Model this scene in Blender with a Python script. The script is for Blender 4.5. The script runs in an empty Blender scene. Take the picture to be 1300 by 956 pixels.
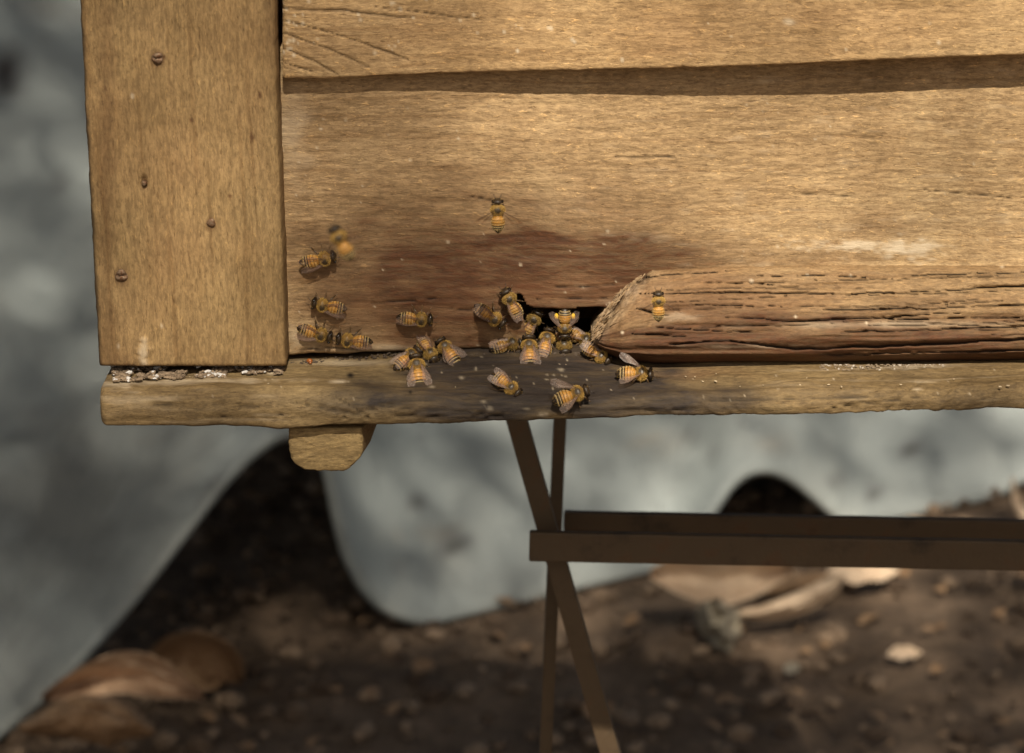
import bpy, math, random
import numpy as np
from mathutils import Vector, Matrix

SC = bpy.context.scene
COL = SC.collection
rad = math.radians

# ------------------------------------------------------------ camera, sky, sun
FPX, PITCH, ROLL, DIST = 3577.0, rad(18.0), rad(0.7), 1.0
F = np.array([0, math.cos(PITCH), -math.sin(PITCH)])
R0 = np.array([1.0, 0, 0]); U0 = np.array([0, math.sin(PITCH), math.cos(PITCH)])
RT = math.cos(ROLL)*R0 - math.sin(ROLL)*U0
UP = math.sin(ROLL)*R0 + math.cos(ROLL)*U0
CAM = -DIST*F
cd = bpy.data.cameras.new('camera'); cam = bpy.data.objects.new('camera', cd); COL.objects.link(cam)
cam.matrix_world = Matrix(((RT[0], UP[0], -F[0], CAM[0]), (RT[1], UP[1], -F[1], CAM[1]),
                           (RT[2], UP[2], -F[2], CAM[2]), (0, 0, 0, 1)))
cd.sensor_width = 36.0; cd.lens = 36.0*FPX/1300.0
cd.clip_start = 0.02; cd.clip_end = 500
cd.dof.use_dof = True; cd.dof.focus_distance = 0.985; cd.dof.aperture_fstop = 15.0
SC.camera = cam

SUN_EL, SUN_AZ = rad(50), rad(7)          # azimuth measured from -Y (the camera side) towards +X
S = np.array([math.sin(SUN_AZ)*math.cos(SUN_EL), -math.cos(SUN_AZ)*math.cos(SUN_EL), math.sin(SUN_EL)])
w = bpy.data.worlds.new('World'); SC.world = w; w.use_nodes = True
nt = w.node_tree; bg = nt.nodes['Background']
sky = nt.nodes.new('ShaderNodeTexSky'); sky.sky_type = 'NISHITA'; sky.sun_disc = False
sky.sun_elevation = SUN_EL; sky.sun_rotation = math.atan2(S[0], S[1])
sky.dust_density = 4.0; sky.ozone_density = 0.6
tint = nt.nodes.new('ShaderNodeMix'); tint.data_type = 'RGBA'; tint.blend_type = 'MULTIPLY'; tint.inputs[0].default_value = 1.0
tint.inputs[7].default_value = (1.0, 0.92, 0.79, 1)       # warm hazy daylight
nt.links.new(sky.outputs[0], tint.inputs[6]); nt.links.new(tint.outputs[2], bg.inputs[0]); bg.inputs[1].default_value = 0.065
sl = bpy.data.lights.new('sun', 'SUN'); sl.energy = 5.0; sl.angle = rad(0.6); sl.color = (1.0, 0.895, 0.735)
so = bpy.data.objects.new('sun', sl); COL.objects.link(so)
so.rotation_euler = Vector(S).to_track_quat('Z', 'Y').to_euler()
SC.view_settings.view_transform = 'Standard'; SC.view_settings.look = 'None'
SC.view_settings.exposure = 0.42; SC.view_settings.gamma = 1.0
SC.cycles.use_denoising = True
SC.cycles.max_bounces = 8; SC.cycles.transparent_max_bounces = 16

GROUND = -0.55

# ------------------------------------------------------------ geometry helpers
def ray(px, py):
    px = np.asarray(px, float); py = np.asarray(py, float)
    return F + RT*((px-650)/FPX)[..., None] + UP*((478-py)/FPX)[..., None]
def onY(px, py, Y):
    """point where the sight line of photo pixel px,py meets the vertical plane y = Y"""
    d = ray(px, py); Y = np.asarray(Y, float)
    t = (Y-CAM[1])/d[..., 1]
    return CAM + d*t[..., None]
def onZ(px, py, Z):
    d = ray(px, py); t = (Z-CAM[2])/d[..., 2]
    return CAM + d*np.asarray(t)[..., None]
def proj(P):
    v = np.asarray(P)-CAM; z = v@F
    return 650+FPX*(v@RT)/z, 478-FPX*(v@UP)/z

_rng = np.random.RandomState(7)
_T = _rng.rand(256, 256)
def vnoise(x, y, s=0):
    x = np.asarray(x, float)+s*17.31; y = np.asarray(y, float)+s*9.77
    xi = np.floor(x).astype(int); yi = np.floor(y).astype(int)
    fx = x-xi; fy = y-yi; fx = fx*fx*(3-2*fx); fy = fy*fy*(3-2*fy)
    a = _T[xi & 255, yi & 255]; b = _T[(xi+1) & 255, yi & 255]
    c = _T[xi & 255, (yi+1) & 255]; d = _T[(xi+1) & 255, (yi+1) & 255]
    return (a*(1-fx)+b*fx)*(1-fy)+(c*(1-fx)+d*fx)*fy - 0.5
def fbm(x, y, s=0, o=4):
    r = 0; a = 1.0
    for k in range(o):
        r = r + a*vnoise(x*2**k, y*2**k, s+k*3); a *= 0.5
    return r
def blob(x, y, cx, cy, rx, ry, rough=0.35, s=0, sc=0.02):
    d = np.sqrt(((x-cx)/rx)**2+((y-cy)/ry)**2)
    d = d + rough*fbm(x*sc, y*sc*2.6, s, 4)
    return np.clip(1.25-d, 0, 1)**1.2*(d < 1.25)
def interp(x, pts):
    p = np.array(pts, float); return np.interp(x, p[:, 0], p[:, 1])

def new_obj(name, me, parent=None, mat=None):
    o = bpy.data.objects.new(name, me); COL.objects.link(o)
    if mat is not None: me.materials.append(mat)
    if parent is not None: o.parent = parent
    return o
def tag(o, label=None, cat=None, group=None, kind=None):
    if label: o['label'] = label
    if cat: o['category'] = cat
    if group: o['group'] = group
    if kind: o['kind'] = kind
    return o
def empty(name, loc=(0, 0, 0)):
    o = bpy.data.objects.new(name, None); o.empty_display_size = 0.01
    COL.objects.link(o); o.location = loc; return o
def mesh_np(name, V, faces, smooth=True):
    me = bpy.data.meshes.new(name)
    if isinstance(faces, np.ndarray):
        n, k = faces.shape
        me.vertices.add(len(V)); me.vertices.foreach_set('co', np.asarray(V, np.float32).ravel())
        me.loops.add(n*k); me.loops.foreach_set('vertex_index', faces.astype(np.int32).ravel())
        me.polygons.add(n); me.polygons.foreach_set('loop_start', np.arange(0, n*k, k, dtype=np.int32))
        me.update(calc_edges=True)
    else:
        me.from_pydata([tuple(v) for v in V], [], faces); me.update()
    me.polygons.foreach_set('use_smooth', [smooth]*len(me.polygons))
    return me
def set_marks(me, M, name='marks'):
    a = me.color_attributes.new(name, 'FLOAT_COLOR', 'POINT')
    a.data.foreach_set('color', np.asarray(M, np.float32).ravel())
def set_float(me, A, name):
    a = me.attributes.new(name, 'FLOAT', 'POINT'); a.data.foreach_set('value', np.asarray(A, np.float32).ravel())

def loft(name, P, parent=None, mat=None, marks=None, caps=True, closed=True):
    """P[na, nb, 3]: rings (closed in b) joined along a"""
    na, nb, _ = P.shape
    idx = np.arange(na*nb).reshape(na, nb)
    if closed:
        j = np.roll(idx, -1, axis=1)
        q = np.stack([idx[:-1], idx[1:], j[1:], j[:-1]], -1).reshape(-1, 4)
    else:
        q = np.stack([idx[:-1, :-1], idx[1:, :-1], idx[1:, 1:], idx[:-1, 1:]], -1).reshape(-1, 4)
    V = P.reshape(-1, 3); cap_c = []
    if caps:
        c0 = len(V); V = np.vstack([V, P[0].mean(0), P[-1].mean(0)])
        q = list(map(tuple, q.tolist()))
        for k in range(nb):
            q.append((c0, idx[0, k], idx[0, (k+1) % nb])); q.append((c0+1, idx[-1, (k+1) % nb], idx[-1, k]))
        me = bpy.data.meshes.new(name); me.from_pydata(V.tolist(), [], q); me.update()
        me.polygons.foreach_set('use_smooth', [True]*(len(q)-2*nb)+[False]*(2*nb))
        # make the cap rim sharp
    else:
        me = mesh_np(name, V, q)
    if marks is not None:
        M = marks.reshape(-1, 4)
        if caps: M = np.vstack([M, M[:1]*0+np.array([[0.15, 0, 0, 0]]), M[:1]*0+np.array([[0.15, 0, 0, 0]])])
        set_marks(me, M)
    o = new_obj(name, me, parent, mat)
    fix_normals(me)
    return o
import bmesh
def fix_normals(me):
    bm = bmesh.new(); bm.from_mesh(me); bmesh.ops.recalc_face_normals(bm, faces=bm.faces); bm.to_mesh(me); bm.free()

# ------------------------------------------------------------ materials
class NT:
    def __init__(s, name):
        s.m = bpy.data.materials.new(name); s.m.use_nodes = True; s.t = s.m.node_tree
        s.b = s.t.nodes['Principled BSDF']; s.out = s.t.nodes['Material Output']
    def n(s, typ, **kw):
        x = s.t.nodes.new(typ)
        for k, v in kw.items(): setattr(x, k, v)
        return x
    def l(s, a, b): s.t.links.new(a, b)
    def noise(s, vec, scale=1, detail=4, rough=0.6, dist=0.0):
        x = s.n('ShaderNodeTexNoise'); x.inputs['Scale'].default_value = scale
        x.inputs['Detail'].default_value = detail; x.inputs['Roughness'].default_value = rough
        x.inputs['Distortion'].default_value = dist
        if vec is not None: s.l(vec, x.inputs['Vector'])
        return x.outputs['Fac']
    def mapping(s, vec, scale, loc=(0, 0, 0), rot=(0, 0, 0)):
        x = s.n('ShaderNodeMapping'); x.inputs['Scale'].default_value = scale
        x.inputs['Location'].default_value = loc; x.inputs['Rotation'].default_value = rot
        s.l(vec, x.inputs['Vector']); return x.outputs[0]
    def ramp(s, fac, stops):
        x = s.n('ShaderNodeValToRGB'); e = x.color_ramp.elements
        while len(e) < len(stops): e.new(0.5)
        for i, (p, c) in enumerate(stops):
            e[i].position = p; e[i].color = (*c, 1) if len(c) == 3 else c
        s.l(fac, x.inputs[0]); return x.outputs[0]
    def mr(s, v, a, b, c=0.0, d=1.0):
        x = s.n('ShaderNodeMapRange'); x.inputs[1].default_value = a; x.inputs[2].default_value = b
        x.inputs[3].default_value = c; x.inputs[4].default_value = d; s.l(v, x.inputs[0]); return x.outputs[0]
    def math(s, op, a, b):
        x = s.n('ShaderNodeMath', operation=op)
        for i, v in enumerate((a, b)):
            if isinstance(v, (int, float)): x.inputs[i].default_value = v
            else: s.l(v, x.inputs[i])
        return x.outputs[0]
    def mix(s, fac, a, b, mode='MIX'):
        x = s.n('ShaderNodeMix', data_type='RGBA', blend_type=mode)
        for i, v in ((0, fac), (6, a), (7, b)):
            if isinstance(v, (int, float)): x.inputs[i].default_value = v
            elif isinstance(v, tuple): x.inputs[i].default_value = (*v, 1)
            else: s.l(v, x.inputs[i])
        return x.outputs[2]
    def bump(s, h, dist, strength=1.0, normal=None):
        x = s.n('ShaderNodeBump'); x.inputs['Distance'].default_value = dist; x.inputs['Strength'].default_value = strength
        s.l(h, x.inputs['Height'])
        if normal is not None: s.l(normal, x.inputs['Normal'])
        return x.outputs[0]

def wood(name, axis='x', dark=(.16, .095, .04), mid=(.30, .19, .085), light=(.44, .30, .15), tilt=0.0, off=0.0,
         cstain_shade=(.034, .0145, .0065), cwarm=(.125, .047, .020), cpale=(.60, .50, .36), flecks=0.85, wander=.016):
    m = NT(name)
    co = m.n('ShaderNodeTexCoord').outputs['Object']
    def aniso(al, ac):
        sc = {'x': (al, ac, ac), 'z': (ac, ac, al), 'y': (ac, al, ac)}[axis]
        return m.mapping(co, sc, (off, off*1.7, off*.6), (0, tilt, 0))
    # the grain wanders: coordinates are bent by slow noise before they are stretched
    wv = m.n('ShaderNodeTexNoise'); wv.inputs['Scale'].default_value = 7; wv.inputs['Detail'].default_value = 2; m.l(co, wv.inputs['Vector'])
    sub = m.n('ShaderNodeVectorMath', operation='SUBTRACT'); m.l(wv.outputs['Color'], sub.inputs[0]); sub.inputs[1].default_value = (.5, .5, .5)
    scl = m.n('ShaderNodeVectorMath', operation='SCALE'); m.l(sub.outputs[0], scl.inputs[0]); scl.inputs['Scale'].default_value = wander
    add = m.n('ShaderNodeVectorMath', operation='ADD'); m.l(co, add.inputs[0]); m.l(scl.outputs[0], add.inputs[1]); co0 = co; co = add.outputs[0]
    g = m.noise(aniso(26, 170), 1, 7, .74, .5)
    fine = m.noise(aniso(230, 950), 1, 4, .75, .4)
    tone = m.noise(m.mapping(co, (11, 11, 11), (off*3, 0, off)), 1, 6, .68, .6)
    spk = m.noise(m.mapping(co, (650, 650, 650)), 1, 3, .7)
    pore = m.noise(aniso(260, 1500), 1, 2, .6, .5)
    c = m.ramp(m.mr(m.math('ADD', m.math('MULTIPLY', g, .34), m.math('MULTIPLY', tone, .84)), .36, .84),
               [(0, dark), (.45, mid), (1, light)])
    c = m.mix(m.mr(fine, .40, .62, 0, .9), m.mix(1, c, (.74, .72, .70), 'MULTIPLY'), m.mix(1, c, (1.27, 1.26, 1.23), 'MULTIPLY'))
    c = m.mix(m.mr(spk, .50, .68, 0, .42), c, m.mix(1, c, (.55, .53, .52), 'MULTIPLY'))
    pm = m.mr(pore, .61, .68, 0, .5)
    c = m.mix(pm, c, m.mix(1, c, (.34, .29, .25), 'MULTIPLY'))
    # long continuous grain lines
    lg = m.noise(aniso(7, 420), 1, 4, .6, .25)
    c = m.mix(m.mr(lg, .54, .66, 0, .55), c, m.mix(1, c, (.66, .60, .54), 'MULTIPLY'))
    # short raised pale fibres
    fl = m.mr(m.noise(aniso(300, 1000), 1, 3, .7, .8), .59, .68, 0, flecks)
    c = m.mix(fl, c, m.mix(1, c, (1.75, 1.68, 1.5), 'MULTIPLY'))
    at = m.n('ShaderNodeVertexColor', layer_name='marks')
    sp = m.n('ShaderNodeSeparateColor'); m.l(at.outputs[0], sp.inputs[0])
    br = m.mr(m.math('ADD', g, m.math('MULTIPLY', fine, .5)), .45, 1.05, .40, 1.55)
    def amt(o): return m.math('MINIMUM', m.math('MULTIPLY', o, br), 1.0)
    c = m.mix(amt(sp.outputs[1]), c, m.mix(fine, cwarm, (cwarm[0]*2.0, cwarm[1]*2.1, cwarm[2]*2.0)))
    c = m.mix(amt(sp.outputs[0]), c, m.mix(m.mr(fine, .3, .75), cstain_shade, (cstain_shade[0]*3.6, cstain_shade[1]*3.4, cstain_shade[2]*3.0)))
    c = m.mix(amt(sp.outputs[2]), c, cpale)
    c = m.mix(at.outputs['Alpha'], c, (.010, .007, .005))
    m.l(c, m.b.inputs['Base Color'])
    m.b.inputs['Roughness'].default_value = .72; m.b.inputs['Specular IOR Level'].default_value = .28
    h = m.math('ADD', m.math('MULTIPLY', g, .22), m.math('MULTIPLY', fine, 1.0)); h = m.math('ADD', h, m.math('MULTIPLY', spk, -.4))
    h = m.math('SUBTRACT', h, m.math('MULTIPLY', pm, .35)); h = m.math('ADD', h, m.math('MULTIPLY', fl, .35))
    m.l(m.bump(h, .0005, .6), m.b.inputs['Normal'])
    return m.m

W_PLANK = wood('weathered_plank_wood', 'x', (.205, .135, .065), (.38, .26, .138), (.54, .40, .225))
W_TOP = wood('upper_plank_wood', 'x', (.23, .145, .065), (.39, .26, .13), (.52, .37, .20), tilt=rad(-2), off=3.3)
W_POST = wood('post_wood', 'z', (.16, .105, .048), (.26, .175, .080), (.36, .25, .122), off=1.9, flecks=.5, wander=.008)
W_LEDGE = wood('landing_board_wood', 'x', (.075, .050, .024), (.175, .12, .056), (.30, .22, .11), off=6.1, flecks=.4,
               cstain_shade=(.014, .011, .010))
W_RAIL = wood('split_rail_wood', 'x', (.095, .056, .027), (.25, .162, .080), (.40, .285, .16), off=8.7, flecks=.6)
W_BATTEN = wood('batten_wood', 'x', (.15, .105, .05), (.30, .215, .10), (.46, .35, .18), tilt=rad(38), off=4.4)

# ------------------------------------------------------------ the hive
hive = tag(empty('beehive', (0, 0, 0)), 'weathered wooden box beehive with lapped planks and a long landing board', 'beehive')

NA = 2.0   # photo pixels per grid step

def board(name, mat, xa, xb, top, bot, Y, T, r, disp, marks, along='x', jag=1.2, seed=0):
    """a solid board: front face follows edge curves given along its length"""
    if along == 'x':
        na = int((xb-xa)/NA)+1; A = np.linspace(xa, xb, na)
        t = top(A)+jag*fbm(A*.05, A*0, seed, 5); b = bot(A)+jag*fbm(A*.05, A*0+9, seed+5, 5)
    else:
        na = int((xb-xa)/NA)+1; A = np.linspace(xa, xb, na)
        t = top(A)+jag*fbm(A*.05, A*0, seed, 5); b = bot(A)+jag*fbm(A*.05, A*0+9, seed+5, 5)
    wmax = np.abs(b-t).max(); nb = int(wmax/NA)+1
    v = np.linspace(0, 1, nb)
    # pack a few rows close to the rims for the rounding
    v = np.unique(np.concatenate([v, [.002, .005, .009, 1-.002, 1-.005, 1-.009]])); nb = len(v)
    B = t[:, None]+(b-t)[:, None]*v[None, :]
    AA = np.repeat(A[:, None], nb, 1)
    px, py = (AA, B) if along == 'x' else (B, AA)
    mpp = 0.00028
    dd = np.minimum(B-t[:, None], b[:, None]-B)*mpp
    ea = np.minimum(AA-xa, xb-AA)*mpp
    def rnd(d): 
        q = np.clip((r-d)/r, 0, 1); return r*(1-np.sqrt(1-q*q))
    off = rnd(dd)+rnd(ea)*.8
    P = onY(px, py, Y+0*px)
    P[..., 1] += off-disp(px, py)
    bk = P[:, [-1, 0], :].copy(); bk[..., 1] = Y+T
    P2 = np.concatenate([P, bk], 1)
    M = marks(px, py); M2 = np.concatenate([M, M[:, [-1, 0], :]], 1)
    return loft(name, P2, hive, mat, M2)

def Z4(px): return np.zeros(px.shape+(4,))

def crack(px, py, pts, wdt, seed=0):
    """0..1 mask of a crack running along x through pts"""
    p = np.array(pts, float); yy = np.interp(px, p[:, 0], p[:, 1])+2.2*fbm(px*.03, px*0+seed, seed, 4)
    ends = np.clip((px-p[0, 0])/25, 0, 1)*np.clip((p[-1, 0]-px)/25, 0, 1)
    ww = wdt*(0.55+.9*np.clip(fbm(px*.02, px*0+3, seed+2, 3)+.5, 0, 1))*np.sqrt(ends)+1e-3
    return np.clip(1.25-np.abs(py-yy)/ww, 0, 1)*(ends > 0)

# --- corner post
def m_post(px, py):
    M = Z4(px)
    M[..., 0] = .35*blob(px, py, 135, 250, 14, 420, .8, 3)+.30*np.clip((py-440)/22, 0, 1)*np.clip(fbm(px*.05, py*.05, 4)+.6, 0, 1)  # second term paints the shadow line at the foot of the post
    M[..., 0] += .35*blob(px, py, 345, -10, 12, 120, .5, 8)
    M[..., 1] = .22*np.clip(fbm(px*.012, py*.008, 11, 3)+.15, 0, 1)
    M[..., 3] = .75*np.clip(1.3-(px-101-24*(py/465.0))/4.5+.8*fbm(px*0, py*.06, 12, 3), 0, 1)  # thin shadow down the left edge, painted as a dark line
    for i, (x, y, r) in enumerate([(183, 232, 7), (208, 72, 3), (243, 152, 4), (320, 175, 5), (134, 112, 4), (172, 76, 3), (292, 250, 4), (330, 120, 4)]):
        M[..., 0] = np.maximum(M[..., 0], .8*blob(px, py, x, y, r*.7, r*1.2, .5, i, .1))
    for (x, y, r) in [(200, 74, 9), (268, 283, 7), (154, 350, 10)]:
        M[..., 0] = np.maximum(M[..., 0], .75*np.clip(1.35-np.hypot(px-x, (py-y-2)*.8)/r, 0, 1))
    M[..., 2] = .55*blob(px, py, 182, 448, 6, 20, .7, 5, .1)
    for i, (x, y) in enumerate([(205, 413), (168, 122), (150, 440)]):
        M[..., 2] = np.maximum(M[..., 2], .6*blob(px, py, x, y, 2, 4, .5, i, .1))
    return M
def d_post(px, py):
    g = fbm(px*.14, py*.011, 21, 4)
    h = .0009*fbm(px*.01, py*.006, 22, 3)+.00045*g
    h -= .0012*blob(px, py, 183, 232, 5, 9, .5, 1, .1)
    h += .0010*blob(px, py, 182, 450, 10, 20, .9, 5, .1)
    return h
post = board('corner_post', W_POST, -230, 466, lambda a: 101+24*(a/465.0), lambda a: interp(a, [(-230, 341), (0, 348), (100, 351), (260, 356), (466, 363)]),
             -0.018, 0.045, .0016, d_post, m_post, 'z', 1.6, 2)
# note: along z the "top" curve is the left edge

# --- upper plank (lapped, proud of the lower one)
topb = lambda x: interp(x, [(340, 105), (420, 104), (560, 97), (800, 90), (1000, 83), (1150, 75), (1300, 70), (1560, 58)])
def m_top(px, py):
    M = Z4(px)
    M[..., 1] = .25*np.clip(fbm(px*.005, py*.02, 31, 3), 0, 1)
    for i, (pts, wd) in enumerate([([(355, 14), (430, 18), (520, 26)], 1.6), ([(356, 45), (400, 60), (470, 90)], 1.5), ([(360, 30), (440, 52), (520, 80)], 1.3),
                                   ([(358, 66), (395, 80), (430, 100)], 1.5), ([(360, 84), (400, 96)], 1.2), ([(470, 12), (620, 30)], 1.0)]):
        M[..., 3] = np.maximum(M[..., 3], .6*crack(px, py, pts, wd, i))
    rs = np.random.RandomState(3)
    for k in range(60):
        x = 355+rs.rand()**3*900; y = rs.rand()*80; r = .9+1.8*rs.rand()
        M[..., 2] = np.maximum(M[..., 2], .85*np.clip(1.3-np.hypot(px-x, (py-y)*.8)/r, 0, 1))
    M[..., 2] = np.maximum(M[..., 2], .6*blob(px, py, 1002, 28, 8, 5, .5, 4, .1))
    M[..., 0] = .5*blob(px, py, 1152, 60, 8, 5, .6, 4, .1)+.45*blob(px, py, 352, 80, 6, 60, .5, 3)
    return M
def d_top(px, py):
    c = m_top(px, py)[..., 3]
    return -.0055*(lambda q: q*q*(3-2*q))(np.clip((1150-px)/800, 0, 1))+.0002*fbm(px*.01, py*.12, 41, 4)+.001*fbm(px*.004, py*.01, 42, 2)-.0012*c
topplank = board('plank', W_TOP, 357, 1560, lambda x: topb(x)-190, topb, -0.012, 0.016, .0012, d_top, m_top, 'x', 1.8, 6)
tag(topplank, 'upper plank lapping over the one below')

# --- main plank with the gnawed entrance
HOLE = [(651, 376), (655, 372), (660, 373), (664, 380), (668, 388), (676, 392), (700, 393), (740, 392), (776, 391), (800, 391),
        (800, 470), (674, 470), (672, 440), (668, 420), (662, 402), (655, 392)]
def inpoly(x, y, poly):
    c = np.zeros(x.shape, bool); n = len(poly)
    for i in range(n):
        x1, y1 = poly[i]; x2, y2 = poly[(i+1) % n]
        if y1 == y2: continue
        k = ((y1 > y) != (y2 > y)) & (x < (x2-x1)*(y-y1)/(y2-y1)+x1); c ^= k
    return c
botm = lambda x: interp(x, [(330, 451), (420, 450), (500, 447), (600, 443), (700, 446), (1600, 446)])
def m_main(px, py):
    M = Z4(px)
    st = 1.0*blob(px, py, 735, 350, 180, 56, .38, 1)+.6*blob(px, py, 600, 345, 150, 60, .45, 2)+.42*blob(px, py, 690, 340, 300, 105, .35, 30)+.42*blob(px, py, 560, 425, 140, 34, .6, 3)
    st += .15*blob(px, py, 830, 320, 110, 26, .8, 12)+.3*blob(px, py, 1120, 290, 130, 24, .9, 6)+.25*blob(px, py, 1000, 325, 190, 18, .8, 7)
    st += .55*blob(px, py, 672, 380, 22, 18, .5, 4)+.35*blob(px, py, 620, 440, 60, 12, .5, 14)
    st += .30*blob(px, py, 470, 350, 170, 120, .9, 8)+.22*blob(px, py, 640, 300, 340, 90, .9, 18)+.14*blob(px, py, 500, 200, 260, 110, 1, 19)
    st += .6*blob(px, py, 720, 378, 90, 34, .5, 33)+.35*blob(px, py, 650, 400, 110, 50, .5, 34)
    M[..., 0] = np.clip(st, 0, .93)
    M[..., 1] = np.clip(.65*blob(px, py, 710, 372, 150, 36, .6, 5)+.4*blob(px, py, 560, 385, 130, 60, .6, 9)+.22*blob(px, py, 470, 400, 130, 60, .6, 10), 0, .9)
    M[..., 0] = np.where(M[..., 1] > .45, M[..., 0]*(1-.40*(M[..., 1]-.45)/.45), M[..., 0])
    pl = .75*blob(px, py, 1090, 312, 70, 7, 1.2, 3, .08)+.8*blob(px, py, 1160, 316, 32, 14, 1.3, 13, .07)+.5*blob(px, py, 382, 428, 24, 14, .9, 15, .05)
    pl += .3*blob(px, py, 372, 180, 26, 70, .9, 16)+.35*blob(px, py, 475, 443, 70, 5, .9, 17)
    pl += .5*np.clip(fbm(px*.03, py*.16, 51, 4)-.28, 0, 1)*np.clip((px-600)/300, 0, 1)
    rs = np.random.RandomState(5)
    for k in range(90):
        x = 358+rs.rand()**1.7*900; y = 125+rs.rand()*320; r = .8+1.3*rs.rand()**2
        pl = np.maximum(pl, .7*np.clip(1.3-np.hypot((px-x)*.8, py-y)/r, 0, 1))
    M[..., 2] = np.clip(pl, 0, .85)
    for i, (pts, wd) in enumerate([([(775, 200), (870, 199)], .9), ([(1170, 240), (1300, 254)], 1.1), ([(1000, 247), (1110, 252)], .9), ([(590, 250), (650, 258)], .8),
                                   ([(560, 392), (660, 396)], 1), ([(470, 385), (560, 378)], .8), ([(690, 366), (790, 362)], 1), ([(680, 381), (775, 379)], .9),
                                   ([(360, 446), (420, 441), (470, 445)], 1.5)]):
        M[..., 3] = np.maximum(M[..., 3], .7*crack(px, py, pts, wd, i+20))
    return M
def d_main(px, py):
    M = m_main(px, py)
    h = .00024*fbm(px*.012, py*.15, 61, 4)+.0016*fbm(px*.004, py*.008, 62, 3)+.0002*fbm(px*.04, py*.4, 63, 2)
    return h-.0011*M[..., 3]+.0003*M[..., 2]
def main_plank():
    xs = np.arange(356, 1560, NA); n = len(xs)
    ys = np.linspace(0, 1, 186)
    X = np.repeat(xs[:, None], len(ys), 1)
    b = botm(xs)+2.5*fbm(xs*.05, xs*0, 71, 4)
    Yp = 60+(b[:, None]-60)*ys[None, :]
    P = onY(X, Yp, 0*X); M = m_main(X, Yp)
    edge = np.clip(1-(b[:, None]-Yp)/4, 0, 1)
    P[..., 1] -= d_main(X, Yp)-.0012*edge**2
    hx = X+3.0*fbm(X*.06, Yp*.06, 72, 2); hy = Yp+3.0*fbm(X*.06, Yp*.06, 73, 2)
    ins = inpoly(hx, hy, HOLE)
    cen = ins[:-1, :-1] | ins[1:, :-1] | ins[1:, 1:] | ins[:-1, 1:]
    idx = np.arange(X.size).reshape(X.shape)
    q = np.stack([idx[:-1, :-1], idx[1:, :-1], idx[1:, 1:], idx[:-1, 1:]], -1)[~cen]
    N = X.size; back = P.reshape(-1, 3).copy(); back[:, 1] = .014
    V = np.vstack([P.reshape(-1, 3), back]); qb = q[:, ::-1]+N
    # walls round every open border
    e = np.concatenate([q[:, [0, 1]], q[:, [1, 2]], q[:, [2, 3]], q[:, [3, 0]]])
    key = np.sort(e, 1); k = key[:, 0].astype(np.int64)*(N+1)+key[:, 1]
    _, inv, cnt = np.unique(k, return_inverse=True, return_counts=True)
    be = e[cnt[inv] == 1]
    wq = np.stack([be[:, 1], be[:, 0], be[:, 0]+N, be[:, 1]+N], -1)
    allq = np.concatenate([q, qb, wq])
    used = np.zeros(2*N, bool); used[allq.ravel()] = True
    rem = np.cumsum(used)-1
    me = mesh_np('plank', V[used], rem[allq])
    Mk = M.reshape(-1, 4); set_marks(me, np.vstack([Mk, Mk*0+[.5, .2, 0, 0]])[used])
    o = new_obj('plank', me, hive, W_PLANK)
    return tag(o, 'lower plank with dark stain and a gnawed bee entrance')
main = main_plank()

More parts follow.
